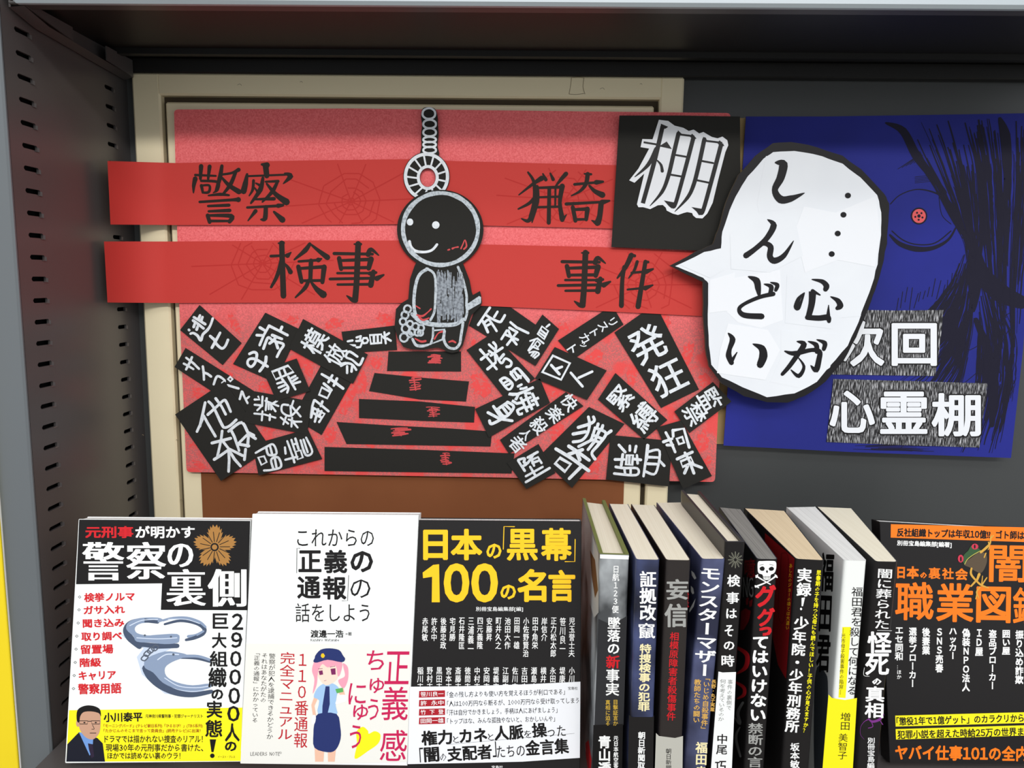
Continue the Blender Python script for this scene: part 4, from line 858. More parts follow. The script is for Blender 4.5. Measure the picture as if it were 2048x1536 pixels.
t.T('LEADERS NOTE', 117, 1445, 285, 1466, b=.004); t.stroke([(290+5*math.cos(a), 1449+5*math.sin(a)) for a in range(6)], 1.5, closed=True); t.done('small_lettering', K_black, obi)
t = IO(); t.T('110番通報', 372, 882, 450, 1420, v=True, ang=1.5, b=.004); t.T('完全マニュアル', 280, 872, 366, 1372, v=True, ang=2, b=.004); t.done('red_lettering', pr('deep_red_print', (186, 28, 40)), obi)
t = IO(); t.poly(smoothpoly([(716, 1484), (728, 1400), (724, 1330), (760, 1300), (790, 1322), (796, 1340), (830, 1325), (862, 1345), (850, 1395), (790, 1440)])); t.done('yellow_heart', K_yel, obi)
t = IO(6e-5)
for c, a, b_, c_, d in (('正', 890, 868, 1028, 1056), ('義', 872, 1070, 1022, 1262), ('感', 862, 1318, 1014, 1496), ('ち', 782, 862, 884, 975), ('ゅ', 800, 1020, 884, 1108), ('う', 790, 1140, 852, 1262), ('に', 680, 1050, 780, 1172), ('ゅ', 706, 1172, 792, 1262), ('う', 686, 1290, 752, 1424)): t.T(c, a, b_, c_, d, b=.004, shear=.06)
t.done('magenta_lettering', K_pink, obi)
# police girl drawing
def G(nm, m_, dl, polys=(), strokes=()):
    t = IO(dl)
    for p in polys: t.poly(p)
    for p, w_ in strokes: t.stroke(p, w_)
    t.done(nm, m_, obi)
G('girl_legs', K_skin, 5e-5, [[(484, 1400), (540, 1430), (536, 1500), (488, 1500)], [(560, 1430), (610, 1400), (600, 1500), (562, 1500)]])
G('girl_ponytails', K_hair, 6e-5, [smoothpoly([(480, 940), (500, 1000), (496, 1060), (474, 1110), (484, 1030), (470, 980)]), smoothpoly([(648, 935), (676, 960), (676, 1030), (650, 1080), (620, 1035), (658, 1010), (650, 960)])])
G('girl_arms', K_skin, 7e-5, [[(500, 1080), (516, 1110), (484, 1180), (494, 1240), (476, 1240), (466, 1175)], [(612, 1090), (650, 1080), (660, 1120), (640, 1130)]])
G('girl_shirt', K_lblue, 8e-5, [smoothpoly([(500, 1080), (540, 1052), (590, 1052), (625, 1080), (612, 1120), (606, 1180), (610, 1232), (505, 1228), (512, 1150), (480, 1130)], 3)])
G('girl_skirt', K_navy, 9e-5, [smoothpoly([(505, 1226), (610, 1226), (632, 1300), (634, 1370), (606, 1432), (560, 1446), (484, 1420), (478, 1340), (484, 1280)], 3)])
G('girl_tie', K_navy, 1e-4, [[(548, 1068), (570, 1068), (572, 1170), (556, 1240), (528, 1240), (530, 1180)]])
G('girl_gloves', K_wt, 1.1e-4, [smoothpoly([(620, 1120), (664, 1118), (668, 1150), (640, 1162), (605, 1170), (612, 1140)], 3), smoothpoly([(472, 1236), (492, 1238), (486, 1280), (468, 1284)], 3)])
G('girl_badges', pr('band_green_print', (90, 170, 90)), 1.2e-4, [[(604, 1084), (646, 1076), (650, 1100), (612, 1108)]])
G('girl_face', pr('pale_skin_print', (246, 214, 196)), 1.2e-4, [smoothpoly([(500, 940), (560, 920), (618, 945), (622, 1000), (600, 1040), (548, 1062), (510, 1020), (498, 980)], 3)])
G('girl_hair', K_hair, 1.3e-4, [smoothpoly([(480, 930), (560, 905), (640, 925), (634, 990), (618, 1010), (606, 950), (560, 960), (530, 940), (508, 975), (500, 1010), (486, 1000)], 3)])
G('girl_hat', K_navy, 1.5e-4, [smoothpoly([(490, 890), (520, 858), (570, 850), (625, 860), (648, 892), (660, 912), (640, 930), (560, 916), (500, 932), (478, 926), (486, 905)], 3)])
G('girl_eyes', pr('violet_print', (120, 40, 90)), 1.6e-4, [[(508, 980), (530, 976), (534, 1000), (514, 1004)], [(576, 968), (604, 964), (606, 1000), (582, 1002)]], [([(506, 968), (530, 966)], 3), ([(574, 958), (602, 952)], 3), ([(540, 1036), (552, 1034)], 2)])
G('girl_hat_badge', K_title, 1.8e-4, [[(532+12*math.cos(a), 892+14*math.sin(a)) for a in (0, 1, 2, 3, 4, 5)]])
# --- book three
T3 = (800, 1000, 2.866)
bk, cov, S = face_book('black face-out book with big amber title and a white paper band', (829.5, 1040), (1163, 1042.5), (814.5, 1545), (1160, 1549), -.18, -.211, .013, K_bk2, M_pgw)
t = I(1e-4, T3)
for c, a, b_, c_, d, bb in (('日', 132, 170, 275, 345, .045), ('本', 290, 165, 472, 346, .045), ('の', 495, 250, 582, 336, .04), ('黒', 612, 165, 790, 348, .035), ('幕', 808, 160, 985, 350, .035), ('0', 250, 362, 398, 588, .05), ('0', 408, 362, 562, 588, .05), ('の', 575, 485, 665, 570, .04), ('名', 672, 395, 840, 585, .045), ('言', 850, 400, 1005, 585, .045)): t.T(c, a, b_, c_, d, b=bb)
t.poly([(190, 372), (224, 368), (228, 586), (182, 586), (184, 440), (132, 448), (130, 416)])
t.stroke([(592, 282), (596, 152), (656, 153)], 5, smooth=False); t.stroke([(1004, 226), (1002, 353), (946, 353)], 5, smooth=False); t.done('title_lettering', K_title, cov)
t = I(1e-4, T3); t.T('別冊宝島編集部[編]', 435, 612, 705, 641, b=.01)
N1 = '児玉誉士夫 笹川良一 正力松太郎 岸信介 田中角栄 小佐野賢治 田岡一雄 池田大作 町井久之 安藤昇 四元義隆 三浦義一 石井隆匡 宅見勝 後藤忠政 許永中 赤尾敏'.split()
N2 = '小川 堤康 永田 横井 瀬島 吉田 佐川 江副 堤義 安岡 中村 徳間 斎藤 宮本 黒田 野村 稲川'.split()
for i, nm in enumerate(N1):
    x = 985-i*52.6; t.T(nm, x-17, 674, x+17, 674+46*len(nm)-4, v=True, b=.006, bx=.008, ang=.8)
for i, nm in enumerate(N2):
    x = 985-i*54.3; t.T(nm, x-17, 958, x+17, 958+46*len(nm)-4, v=True, b=.006, bx=.008, ang=.8); t.stroke([(x-14, 1058), (x+14, 1058)], 4, smooth=False); t.stroke([(x, 1052), (x, 1066)], 4, smooth=False)
t.done('name_lettering', K_wt, cov)
t = I(1e-4, T3); t.T('宝島社', 525, 1522, 590, 1540, b=.01); t.done('publisher_lettering', K_wt, cov)
m_ = MB(); m_.slab([S.to(T3[0]+x/T3[2], T3[1]+y/T3[2], .0005) for x, y in [(56, 1071), (350, 1068), (700, 1058), (1034, 1042), (1031, 1478), (700, 1500), (350, 1508), (44, 1514)]], S.n, .0004)
obi = m_.build('paper_band', pr('white_band', (232, 233, 236), .35), bk)
t = Ink(S, 5.6e-4, T3)
rows = [('笹川良一', '「金の残し方よりも使い方を覚えるほうが利口である」', 945, 1113), ('許　永中', '「人は100万円なら断るが、1000万円なら受け取ってしまう', 1026, 1164), ('竹　下　登', '「汗は自分でかきましょう。手柄は人にあげましょう」', 902, 1216), ('田岡一雄', '「トップはな、みんな孤独やないと、おかしいんや」', 888, 1266)]
for nm, q, xe, y in rows: t.poly([(110, y-18), (258, y-22), (258, y+16), (108, y+20)])
t.done('red_name_boxes', pr('crimson_print', (168, 30, 42)), obi)
t = Ink(S, 6.4e-4, T3)
for nm, q, xe, y in rows: t.T(nm, 118, y-15, 250, y+13, b=.012, ang=-1.5)
t.done('box_lettering', K_wt, obi)
t = Ink(S, 6.0e-4, T3)
for nm, q, xe, y in rows: t.T(q, 270, y-22, xe, y+12, b=.004, ang=-1.5)
t.T('宝島社', 963, 1070, 1018, 1088, b=.005)
def line(t, seq, x, y, slope):
    for c, w_, h_, bb in seq:
        yy = y+slope*x; t.T(c, x, yy-h_, x+w_, yy, b=bb, bx=.006, ang=-3.5); x += w_+3
line(t, [('権力', 178, 86, .04), ('と', 34, 40, .0), ('カネ', 160, 80, .04), ('と', 34, 40, 0), ('人脈', 168, 86, .035), ('を', 42, 44, 0), ('操', 86, 86, .035), ('った', 104, 62, .0)], 122, 1413, -.068)
line(t, [('「', 22, 84, 0), ('闇', 88, 86, .035), ('の', 38, 42, 0), ('支配者', 258, 86, .035), ('」', 22, 90, 0), ('たちの', 160, 66, .0), ('金言集', 250, 90, .035)], 112, 1512, -.072)
t.stroke([(270, 1402), (1000, 1338)], 1.2, smooth=False)
t.done('black_lettering', K_black, obi)
# --- book four: orange title with frog
T4 = (1740, 1020, 5.909); T4b = (1740, 1240, 5.188)
bk, cov, S = face_book('black face-out book with orange title and a red-eyed tree frog picture', (1759, 1043), (2098, 1062), (1779, 1526), (2104, 1528), -.150, -.184, .015, K_bk2, M_pgw, False)
t = I(1e-4, T4); t.poly([(247, 168), (1820, 205), (2140, 215), (2140, 392), (1820, 378), (245, 326)])
for c, a, b_, c_, d, bb in (('日', 322, 672, 412, 808, .04), ('本', 432, 665, 578, 812, .04), ('の', 592, 735, 672, 808, .03), ('裏', 692, 678, 832, 815, .018), ('社', 852, 685, 990, 820, .028), ('会', 1008, 690, 1155, 830, .028), ('職', 298, 850, 755, 1305, .022), ('業', 782, 865, 1228, 1325, .026), ('図', 1255, 905, 1665, 1335, .03), ('鑑', 1688, 915, 2120, 1345, .014), ('闇', 1408, 418, 1860, 855, .022)): t.T(c, a, b_, c_, d, b=bb, ang=1)
t2 = T4b; t.tr = t2; t.T('ヤバイ仕事101の全内幕', 260, 1302, 1790, 1462, b=.045, ang=.6); t.done('orange_lettering', K_org, cov)
t = I(2e-4, T4); t.T('反社組織トップは年収10億!?　ゴト師は時給', 318, 232, 2000, 335, b=.03, ang=1.4); t.done('bar_lettering', K_black, cov)
t = I(1.4e-4, T4); t.T('別冊宝島編集部[編著]', 320, 368, 965, 440, b=.025, ang=2)
t.tr = T4b
cols = [('エセ同和', 300, 76, 420, 84), ('選挙ブローカー', 443, 78, 695, 82), ('後妻業', 582, 80, 360, 84), ('SNS売春', 720, 85, 545, 82), ('ハッカー', 860, 85, 405, 78), ('偽装NPO法人', 996, 88, 742, 84), ('ID屋', 1132, 96, 374, 82), ('盗品ブローカー', 1272, 100, 718, 82), ('囲い屋', 1412, 104, 362, 84), ('振り込め詐欺', 1550, 106, 665, 86)]
for s_, x, y0_, y1_, w_ in cols: t.T(s_, x-w_/2, y0_, x+w_/2, y1_, v=True, b=.03, ang=.3)
t.T('…ほか', 280, 470, 325, 612, v=True, b=.02); t.done('white_lettering', K_wt, cov)
t = I(1.2e-4, T4b); t.poly([(262, 992), (1700, 955), (1700, 1066), (266, 1106)]); t.poly([(266, 1132), (1700, 1090), (1700, 1196), (270, 1240)]); t.done('yellow_bars', K_yel, cov)
t = I(1.8e-4, T4b); t.T('「懲役1年で1億ゲット」のカラクリから', 275, 990, 1595, 1078, b=.02, ang=-1.6); t.T('犯罪小説を超えた時給25万の世界まで', 285, 1128, 1680, 1218, b=.02, ang=-1.5); t.done('bar_text', K_black, cov)
t = I(2.6e-4, T4); t.poly(smoothpoly([(1110, 640), (1200, 560), (1290, 500), (1370, 520), (1380, 620), (1320, 740), (1240, 720), (1180, 680)])); t.done('frog_body', pr('frog_brown_print', (88, 74, 58)), cov)
t = I(3.0e-4, T4)
for p, w_ in (([(1310, 500), (1380, 440), (1420, 390), (1425, 330), (1440, 300)], [26, 30, 20, 16, 10]), ([(1400, 380), (1410, 440), (1395, 470)], [14, 12, 8]), ([(1425, 340), (1460, 300)], 12), ([(1200, 690), (1195, 760), (1260, 840), (1320, 890), (1400, 920)], [22, 26, 22, 24, 12]), ([(1320, 890), (1380, 800)], [18, 14]), ([(1320, 880), (1330, 780)], [14, 10]), ([(1240, 850), (1195, 900)], [24, 20]), ([(1300, 910), (1260, 970), (1285, 1040)], [14, 18, 12]), ([(1265, 980), (1250, 1050)], 12), ([(1290, 760), (1260, 840)], [34, 24]), ([(1370, 510), (1350, 560)], 14)):
    t.stroke(p, w_)
t.done('frog_legs', pr('frog_tan_print', (206, 158, 66)), cov)
t = I(3.4e-4, T4); t.poly(smoothpoly([(1095, 590), (1110, 530), (1160, 480), (1200, 420), (1260, 440), (1300, 480), (1220, 530), (1150, 590), (1115, 640)])); t.done('frog_head', pr('frog_green_print', (52, 84, 52)), cov)
t = I(3.8e-4, T4); t.ell(1240, 432, 40, 34); t.ell(1072, 575, 34, 46); t.done('frog_eyes', pr('frog_eye_print', (196, 54, 76)), cov)
t = I(4.2e-4, T4); t.ell(1238, 432, 10, 24); t.ell(1074, 580, 10, 30); t.done('frog_pupils', K_black, cov)
t = I(4.2e-4, T4); t.stroke([(1120, 640), (1150, 585), (1220, 530), (1310, 480)], 7); t.done('frog_lip_line', pr('frog_lip_print', (200, 190, 90)), cov)
# ------------------------------------------------------------------ books standing spine out
H_ = .1918
def spine_book(label, FL, FR, BL, BR, DL, DR, ztop, h, mjacket, mpages, tc=.0006, rise=0.0, hard=None, depth_adj=0, mside=None, rnd_=.003, kb=0):
    """FL..BR top corners in the photo, DL/DR where the spine meets y=1536; returns surfaces of spine and left side"""
    a, b_, c, d = onz(*FL, ztop), onz(*FR, ztop), onz(*BL, ztop), onz(*BR, ztop)
    yb = -.094 if not depth_adj else depth_adj
    u = (b_-a); u.z = 0; n = Vector((u.y, -u.x, 0)).normalized()
    S0 = Surf(a, n)
    p = S0.to(*DL); q = S0.to(*DR); dn = ((p-a)/abs(p.z-a.z)+(q-b_)/abs(q.z-b_.z))/2   # per metre of drop
    D = dn*h
    base = (a+b_+c+d)/4+D
    r = root('book', base); tag(r, label, 'book', 'books standing spine out')
    ls = (c-a).normalized(); rs = (d-b_).normalized(); un = (b_-a).normalized()
    # outer outline of the jacket seen from above, from rear left round the spine to rear right
    rr = min(rnd_, (b_-a).length*.35)
    def arc(corner, d1, d2, k=5):
        s_ = corner+d1*rr; e_ = corner+d2*rr
        return [s_*(1-t)**2+corner*2*t*(1-t)+e_*t*t for t in [i/k for i in range(k+1)]]
    out = [c]+arc(a, ls, un)+arc(b_, -un, rs)+[d]
    # inward offset
    cen = (a+b_+c+d)/4; inn = []
    for i, p_ in enumerate(out):
        pr_ = out[max(0, i-1)]; nx = out[min(len(out)-1, i+1)]; tdir = (nx-pr_).normalized(); nn = Vector((-tdir.y, tdir.x, 0))
        if nn.dot(cen-p_) < 0: nn = -nn
        inn.append(p_+nn*tc)
    n_ = len(out); KB = Vector((kb, 0, 0))
    def lo(l): return [x+D+(KB if (i < 1 or i == len(l)-1) else Vector((0, 0, 0))) for i, x in enumerate(l)]
    V = out+inn+lo(out)+lo(inn); fs = []; mi = []
    for i in range(n_-1):
        side = 0
        fs += [(i, i+1, 2*n_+i+1, 2*n_+i), (n_+i, 3*n_+i, 3*n_+i+1, n_+i+1), (i, n_+i, n_+i+1, i+1), (2*n_+i, 2*n_+i+1, 3*n_+i+1, 3*n_+i)]
        mi += [0, 1 if hard else 0, 1 if hard else 0, 0]
    for i in (0, n_-1): fs.append((i, n_+i, 3*n_+i, 2*n_+i)); mi.append(0)
    m_ = MB(); m_.add(V, fs); m_.mi = mi
    cov = m_.build('jacket', [mjacket, hard or mjacket], r)
    pg = [x+Vector((0, 0, -rise)) for x in inn]
    k = .0003; fore = .003 if hard else .0008
    pg[0] = pg[0]-ls*fore; pg[-1] = pg[-1]-rs*fore
    pg = [x+(Vector((cen.x, cen.y, x.z))-x).normalized()*k for x in pg]
    m_ = MB(); D2 = D*((h-rise*2)/h); V = pg+[x+D2+(KB if (i < 1 or i == len(pg)-1) else Vector((0, 0, 0))) for i, x in enumerate(pg)]; n2 = len(pg)
    m_.add(V, [tuple(range(n2)), tuple(range(2*n2-1, n2-1, -1))]+[(i, i+n2, (i+1) % n2+n2, (i+1) % n2) for i in range(n2)]); m_.build('page_block', mpages, r)
    nl = Vector((-ls.y, ls.x, 0)); nl = nl if nl.x < 0 else -nl
    nsp = un.cross(dn).normalized(); nsp = nsp if nsp.y < 0 else -nsp
    nle = ls.cross(dn).normalized(); nle = nle if nle.x < 0 else -nle
    return r, cov, Surf(a, nsp), Surf(a, nle)
T5 = (1140, 960, 5.297); T6 = (1140, 1230, 5.019); T7a = (1400, 980, 5.12); T8 = (1400, 1230, 5.02)
def ink(S_, tr, m_, cov, items=(), polys=(), strokes=(), lift=1.2e-4, nm='lettering', **kw):
    t = Ink(S_, lift, tr)
    for it in items:
        k = dict(v=True); k.update(kw); k.update(it[5] if len(it) > 5 else {}); t.T(*it[:5], **k)
    for p in polys: t.poly(p)
    for p, w_ in strokes: t.stroke(p, w_)
    return t.done(nm, m_, cov)
J_cloud = mat('cloud_photo_print', (70, 72, 74), .3, .5, noise=26, rgb2=(186, 190, 192), lo=.38, hi=.62, stretch=(1, 1, .7))
J_navy = mat('dusky_blue_jacket', (26, 28, 44), .3, .5, noise=16, rgb2=(84, 94, 140), lo=.42, hi=.72)
J_navy2 = mat('slate_blue_jacket', (36, 38, 60), .35, .5, noise=18, rgb2=(86, 92, 128), lo=.45, hi=.7)
# 1 white and green hardback
bk, cov, S1, L1 = spine_book('grey cloud-photo hardback with white top and green board edges, leftmost spine-out book', (1199, 1108), (1259, 1110), (1165, 996), (1210, 1000), (1184, 1536), (1244, 1536), -.2, H_, J_cloud, M_pgs, .0028, .003, mat('olive_green_board', (112, 122, 60), .6))
ink(S1, (0, 0, 1), K_wt, cov, polys=[[(1200, 1109), (1258, 1111), (1257, 1119), (1200, 1117)]], nm='white_top_band', lift=8e-5)
ink(S1, (0, 0, 1), pr('dark_photo_print', (46, 46, 48), .3), cov, polys=[[(1197, 1238), (1215, 1246), (1240, 1240), (1254, 1232), (1247, 1450), (1189, 1450)]], nm='dark_photo_area', lift=8e-5)
ink(S1, (0, 0, 1), K_black, cov, polys=[[(1187, 1450), (1246, 1448), (1243, 1600), (1182, 1600)]], nm='black_band', lift=1.0e-4)
ink(S1, T5, K_wt, cov, [('日航123便', 448, 910, 520, 1410)], b=.015, bx=.006, ang=1, nm='title_lettering')
ink(S1, T6, K_wt, cov, [('墜落の', 375, 20, 505, 390), ('事実', 360, 540, 495, 810)], b=.016, bx=.01, ang=1, nm='title_lettering')
ink(S1, T6, K_red, cov, [('新', 362, 405, 500, 535)], b=.016, bx=.01, nm='red_character')
ink(S1, T6, pr('spine_gold_print', (206, 168, 60)), cov, [('目撃証言か', 432, 852, 482, 1110), ('真相に迫る', 355, 852, 405, 1110)], b=.01, nm='gold_lettering')
ink(S1, T6, K_wt, cov, [('青山透', 284, 1210, 412, 1600), ('元日本航空客室', 436, 1215, 486, 1590)], b=.03, nm='author_lettering', lift=1.8e-4)
# 2 dusky blue
ink(L1, (0, 0, 1), pr('pale_cloud_print', (196, 196, 192)), cov, polys=[[(1168, 1014), (1197, 1108), (1197, 1225), (1188, 1236), (1178, 1200), (1170, 1120)]], nm='cloud_print', lift=9e-5)
ink(L1, (0, 0, 1), pr('rust_print', (120, 84, 54)), cov, polys=[[(1180, 1100), (1190, 1120), (1196, 1180), (1190, 1196), (1183, 1150)]], nm='rust_print', lift=1.4e-4)
ink(L1, (0, 0, 1), K_red, cov, polys=[[(1171, 1486), (1177, 1480), (1183, 1520), (1180, 1560), (1172, 1560)]], nm='red_print', lift=9e-5)
bk, cov, S1, L1 = spine_book('dusky blue paperback spine with white title over black foot, beside the grey hardback', (1272, 1119), (1320, 1120), (1218, 1007), (1256, 1008), (1256, 1536), (1306, 1536), -.2, H_, J_navy, M_pgs)
ink(S1, T5, K_wt, cov, [('証拠改', 735, 965, 915, 1490)], b=.02, bx=.012, ang=.6, nm='title_lettering')
ink(S1, T6, K_wt, cov, [('竄', 688, 80, 855, 235)], b=.012, bx=.008, nm='title_lettering')
ink(S1, T6, pr('cream_print', (238, 226, 176)), cov, [('特捜検事の犯罪', 690, 290, 810, 965)], b=.025, ang=1.6, nm='subtitle_lettering')
ink(S1, (0, 0, 1), K_bk2, cov, polys=[[(1258, 1430), (1264, 1434), (1306, 1434), (1308, 1430), (1305, 1600), (1255, 1600)]], nm='black_band', lift=1.0e-4)
ink(S1, T6, K_wt, cov, [('朝日新聞取材', 680, 1172, 755, 1620)], b=.025, ang=.8, lift=1.6e-4, nm='author_lettering')
# 3 black
bk, cov, S1, L1 = spine_book('black paperback spine with large grey title, red subtitle and pale grey foot', (1332, 1120), (1382, 1121), (1262, 1008), (1309, 1010), (1312, 1536), (1365, 1536), -.2, H_, mat('brown_black_jacket', (38, 32, 30), .35), M_pgs)
ink(S1, T5, pr('silver_grey_print', (158, 158, 154)), cov, [('妄', 1020, 1050, 1258, 1268, dict(v=False)), ('信', 1000, 1310, 1245, 1560, dict(v=False))], b=.02, bx=.01, nm='title_lettering')
ink(S1, T6, K_red, cov, [('相模原障害者殺傷事件', 985, 172, 1078, 1060, dict(ang=2.4))], b=.01, nm='red_lettering')
ink(S1, (0, 0, 1), pr('pale_grey_band', (182, 180, 170)), cov, polys=[[(1312, 1466), (1318, 1472), (1350, 1476), (1366, 1472), (1364, 1600), (1308, 1600)]], nm='pale_band', lift=1.0e-4)
ink(S1, T6, K_black, cov, [('朝日新聞', 962, 1340, 1018, 1560)], b=.005, lift=1.6e-4, nm='author_lettering')
ink(S1, T5, K_red, cov, [('もうしん', 1243, 1190, 1262, 1350)], nm='small_reading')
# 4 slate blue
bk, cov, S1, L1 = spine_book('slate blue paperback spine with white katakana title and ochre subtitle', (1404, 1118), (1451, 1118), (1313, 1005), (1371, 1004), (1366, 1536), (1414, 1536), -.2, H_, J_navy2, M_pgs, kb=.006)
ink(S1, (0, 0, 1), K_wt, cov, [('モンスターマザー', 1394, 1137, 1436, 1352, dict(ang=3.4))], b=.02, bx=.01, nm='title_lettering')
ink(S1, T6, pr('ochre_print', (218, 170, 84)), cov, [('教師たちの闘い', 1240, 645, 1310, 1080, dict(ang=2)), ('「いじめ自殺事件」', 1325, 640, 1395, 1140, dict(ang=3)), ('長野・丸子実業', 1412, 650, 1460, 970, dict(ang=3))], b=.015, nm='subtitle_lettering')
ink(S1, T6, pr('cream_print', (238, 226, 176)), cov, [('福田ま', 1255, 1275, 1375, 1620)], b=.02, bx=.008, ang=2, nm='author_lettering')
ink(L1, T5, K_wt, cov, polys=[[(1285, 960), (1315, 985), (1338, 1040), (1320, 1055), (1290, 1010)], [(1280, 1120), (1305, 1145), (1315, 1200), (1298, 1210), (1280, 1180)], [(1330, 1255), (1310, 1340), (1265, 1405), (1262, 1380), (1300, 1310)]], nm='cover_lettering')
# 5 tall black hardback
zt5 = Surf((0, -.2325, 0), (0, -1, 0)).to(1470, 1084).z
bk, cov, S1, L1 = spine_book('tallest black hardback spine with thin flower crest on top and white foot', (1451, 1084), (1491, 1084), (1362, 980), (1400, 982), (1422, 1536), (1460, 1536), zt5, zt5+.3918, K_bk2, M_pgs, .0022, .0025, mat('black_board_lining', (30, 29, 29), .5), kb=.010)
ink(S1, T7a, pr('crest_line_print', (140, 140, 124)), cov, strokes=[([(362+14*math.cos(a), 715+16*math.sin(a)), (362+48*math.cos(a-.1), 715+52*math.sin(a-.1)), (362+76*math.cos(a), 715+86*math.sin(a)), (362+48*math.cos(a+.1), 715+52*math.sin(a+.1)), (362+14*math.cos(a), 715+16*math.sin(a))], 3) for a in [k*math.pi/6 for k in range(12)]], nm='flower_crest')
ink(S1, T7a, K_wt, cov, [('検', 278, 868, 412, 990), ('事', 270, 1045, 400, 1165), ('は', 268, 1215, 378, 1315)], b=.014, bx=.01, nm='title_lettering')
ink(S1, T8, K_wt, cov, [('そ', 248, 100, 335, 215), ('の', 238, 265, 345, 350), ('時', 215, 400, 345, 518)], b=.014, bx=.01, nm='title_lettering')
ink(S1, (0, 0, 1), K_white, cov, polys=[[(1437, 1343), (1445, 1345), (1472, 1344), (1461, 1600), (1417, 1600)]], nm='white_band', lift=1e-4)
ink(S1, T8, K_grey, cov, [('事件の裏側で', 270, 648, 322, 955, dict(ang=3)), ('何を考えているのか', 192, 645, 250, 1065, dict(ang=3))], b=.002, lift=1.6e-4, nm='grey_lettering')
ink(S1, T8, K_black, cov, [('中尾', 165, 1195, 275, 1400, dict(ang=2)), ('巧', 150, 1465, 262, 1580)], b=.01, bx=.006, lift=1.6e-4, nm='author_lettering')
# 6 skull book
bk, cov, S1, L1 = spine_book('black paperback spine with skull and crossbones and red katakana, grey page edges', (1514, 1118), (1556, 1119), (1438, 1014), (1482, 1018), (1487, 1536), (1530, 1536), -.2, H_, K_bk2, M_pgg)
ink(S1, T7a, K_wt, cov, polys=[smoothpoly([(596, 735), (640, 728), (720, 726), (775, 735), (780, 800), (760, 850), (725, 870), (718, 910), (680, 922), (648, 908), (640, 868), (600, 850), (590, 800)])], strokes=[([(575, 880), (640, 920), (720, 965)], [18, 12, 12]), ([(780, 880), (690, 940), (570, 990)], [20, 12, 20]), ([(575, 895), (590, 870)], 14), ([(770, 870), (790, 895)], 14), ([(565, 980), (600, 1000)], 12)], nm='skull_and_crossbones')
ink(S1, T7a, K_black, cov, polys=[smoothpoly([(610, 800), (640, 782), (662, 800), (652, 826), (622, 824)]), smoothpoly([(706, 800), (738, 786), (758, 806), (742, 826), (712, 824)]), smoothpoly([(676, 836), (686, 820), (696, 836), (688, 850)])], strokes=[([(648+i*13, 880), (650+i*12, 910)], 3) for i in range(6)]+[([(640, 890), (728, 890)], 3), ([(612, 770), (650, 762)], 4), ([(712, 762), (752, 770)], 4)], lift=1.8e-4, nm='skull_holes')
ink(S1, T7a, K_red, cov, [('グ', 565, 970, 780, 1200, dict(v=False)), ('グ', 585, 1205, 768, 1400, dict(v=False))], b=.05, nm='red_lettering')
ink(S1, T8, K_red, cov, [('っ', 595, 118, 720, 210, dict(v=False))], b=.05, nm='red_lettering')
ink(S1, T8, K_wt, cov, [('てはいけない', 515, 215, 680, 1065, dict(ang=2.2))], b=.045, nm='white_lettering')
ink(S1, T8, pr('silver_grey_print', (158, 158, 154)), cov, [('禁断の言', 480, 1085, 630, 1530, dict(ang=1))], b=.01, bx=.008, nm='grey_lettering')
ink(L1, T7a, pr('dull_red_print', (120, 20, 26)), cov, [('噫', 455, 700, 565, 900, dict(v=False))], polys=[[(470, 1110), (500, 1100), (490, 1175), (470, 1175)], [(505, 1135), (540, 1120), (530, 1190), (505, 1200)], [(420, 1240), (470, 1210), (520, 1240), (500, 1340), (450, 1430), (410, 1434)]], nm='cover_red_print', b=.02)
ink(L1, T7a, K_grey, cov, [('NG', 440, 890, 545, 1100, dict(v=False))], nm='cover_grey_print')
ink(L1, T8, K_red, cov, strokes=[([(380, 330), (470, 400), (460, 520), (370, 590)], [30, 46, 46, 14]), ([(370, 680), (440, 730), (440, 800), (375, 840)], [24, 36, 36, 14])], nm='cover_red_print')
ink(L1, T8, K_grey, cov, strokes=[([(430, 880), (380, 980), (400, 1090), (330, 1010)], [24, 34, 30, 10]), ([(400, 1130), (360, 1230), (405, 1420)], [14, 30, 20])], nm='cover_grey_print')
# 7 red-sided
bk, cov, S1, L1 = spine_book('thick paperback with red side, tan pages and thin yellow line of text on black spine', (1592, 1118), (1649, 1121), (1488, 1016), (1569, 1021), (1562, 1536), (1620, 1536), -.2, H_, K_bk2, M_pgt)
ink(L1, (0, 0, 1), pr('dark_red_print', (130, 22, 26), .3), cov, polys=[[(1530, 1066), (1589, 1117), (1572, 1358), (1556, 1330), (1527, 1180)]], nm='red_cover_field', lift=8e-5)
ink(L1, T7a, pr('darker_red_print', (84, 10, 14)), cov, strokes=[([(835, 645), (905, 715), (860, 1325), (800, 1240), (835, 645)], 5)], nm='box_outline')
ink(L1, T7a, K_title, cov, [('あしたのジョーの頃とは大違い', 895, 755, 930, 1430, dict(ang=3))], nm='gold_lettering')
ink(S1, T7a, K_wt, cov, [('実録', 990, 800, 1145, 1090), ('少', 960, 1295, 1115, 1434, dict(v=False))], polys=[[(1040, 1105), (1075, 1100), (1055, 1190), (1040, 1190)], [(1035+12*math.cos(a), 1218+14*math.sin(a)) for a in (0, 1, 2, 3, 4, 5)]], b=.02, bx=.014, ang=2, nm='title_lettering')
ink(S1, T8, K_wt, cov, [('年院・少年刑務所', 890, 155, 1035, 1180, dict(ang=4.6))], b=.018, bx=.014, nm='title_lettering')
ink(S1, T8, K_wt, cov, [('坂本敏', 905, 1285, 1000, 1540)], b=.014, bx=.01, nm='author_lettering')
ink(S1, (0, 0, 1), K_yel, cov, [('思春期の子を持つ父母にも読んでほしい！子供の心が見えますか？', 1619, 1140, 1629, 1466, dict(ang=4.9))], b=.03, nm='yellow_lettering')
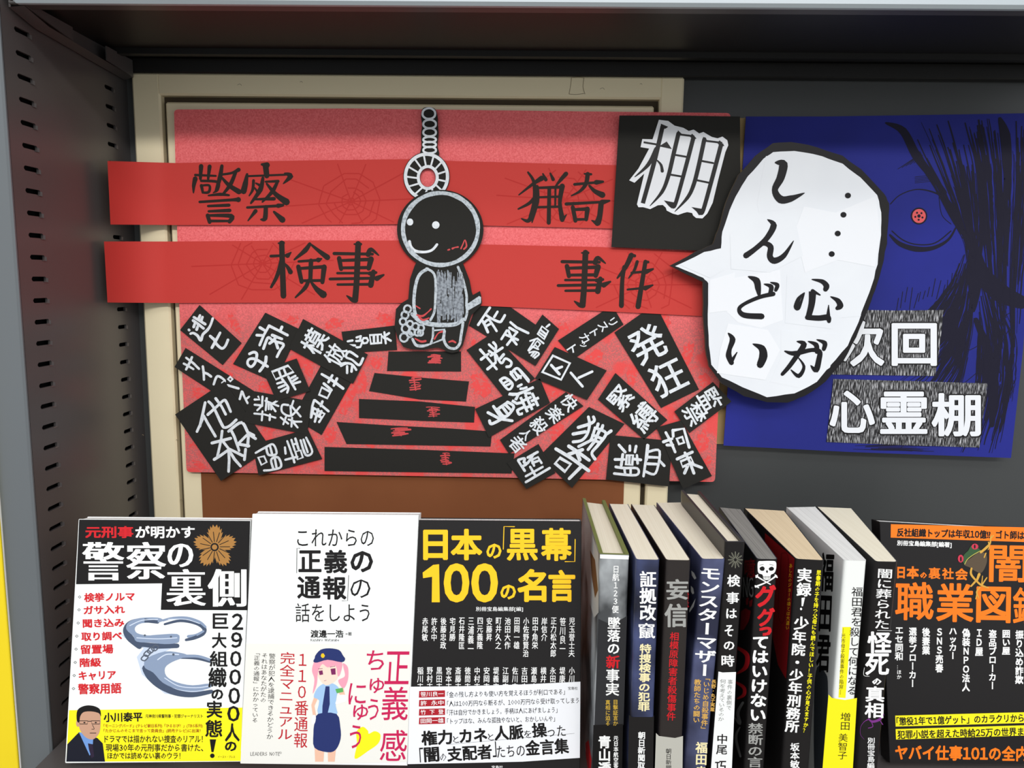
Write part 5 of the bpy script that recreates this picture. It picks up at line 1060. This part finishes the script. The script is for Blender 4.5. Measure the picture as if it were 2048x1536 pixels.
# 8 white/yellow
bk, cov, S1, L1 = spine_book('white paperback spine with black title and bright yellow foot', (1689, 1121), (1734, 1122), (1573, 1014), (1630, 1013), (1648, 1536), (1706, 1536), -.2, H_, pr('white_glossy_jacket', (232, 234, 230), .28), M_pgw)
ink(S1, T7a, K_black, cov, [('福田君を', 1548, 995, 1662, 1395, dict(ang=1.5))], b=.004, nm='title_lettering')
ink(S1, (0, 0, 1), K_yel, cov, polys=[[(1685, 1254), (1702, 1254), (1691, 1396), (1677, 1395)], [(1657, 1389), (1664, 1396), (1690, 1400), (1714, 1396), (1702, 1600), (1640, 1600)]], nm='yellow_fields', lift=9e-5)
ink(S1, T8, K_black, cov, [('殺して何になる', 1490, 125, 1590, 800, dict(ang=2.6))], b=.004, nm='title_lettering', lift=1.6e-4)
ink(S1, T8, K_black, cov, [('—光市母子殺害事件の陥穽—', 1408, 130, 1450, 800, dict(ang=2.5)), ('増田', 1410, 980, 1505, 1155, dict(ang=2)), ('美智子', 1388, 1190, 1480, 1450, dict(ang=2))], lift=1.6e-4, nm='small_lettering')
ink(L1, (0, 0, 1), K_black, cov, [('福田君', 1636, 1105, 1664, 1345, dict(ang=2.5))], b=.035, nm='cover_lettering')
ink(L1, (0, 0, 1), pr('grey_slate_print', (66, 72, 78)), cov, polys=[smoothpoly([(1634, 1335), (1650, 1345), (1656, 1380), (1650, 1536), (1630, 1560), (1628, 1400)])], nm='grey_figure_print', lift=9e-5)
# 9 black with purple lizard
bk, cov, S1, L1 = spine_book('black paperback spine with white title and a small purple lizard', (1751, 1123), (1796, 1124), (1633, 1013), (1703, 1016), (1712, 1536), (1757, 1536), -.2, H_, K_bk2, M_pgs)
ink(S1, T7a, K_wt, cov, [('闇に葬られた', 1800, 810, 1960, 1420, dict(ang=3.5))], b=.008, bx=.006, nm='title_lettering')
ink(S1, T8, K_wt, cov, [('怪', 1680, 165, 1925, 385, dict(v=False)), ('死', 1658, 385, 1900, 605, dict(v=False)), ('の', 1728, 635, 1822, 702, dict(v=False)), ('真相', 1655, 715, 1850, 1035, dict(ang=1.5))], strokes=[([(1780, 155), (1925, 158)], 4), ([(1650, 530), (1645, 605), (1700, 615)], 4)], b=.035, nm='title_lettering')
ink(S1, T8, pr('purple_print', (120, 50, 130)), cov, strokes=[([(1840, 1000), (1800, 1050), (1730, 1070), (1690, 1040)], [16, 26, 24, 8]), ([(1680, 1050), (1640, 1080), (1612, 1130), (1612, 1200), (1650, 1250)], [8, 5, 3, 3, 2]), ([(1720, 1070), (1735, 1120), (1690, 1135)], 8), ([(1800, 1050), (1835, 1100)], 8), ([(1700, 1045), (1665, 1060)], 8)], nm='lizard_print', lift=1.7e-4)
ink(S1, T8, K_wt, cov, [('別冊宝島編', 1680, 1232, 1755, 1540, dict(ang=1))], b=.015, nm='publisher_lettering')
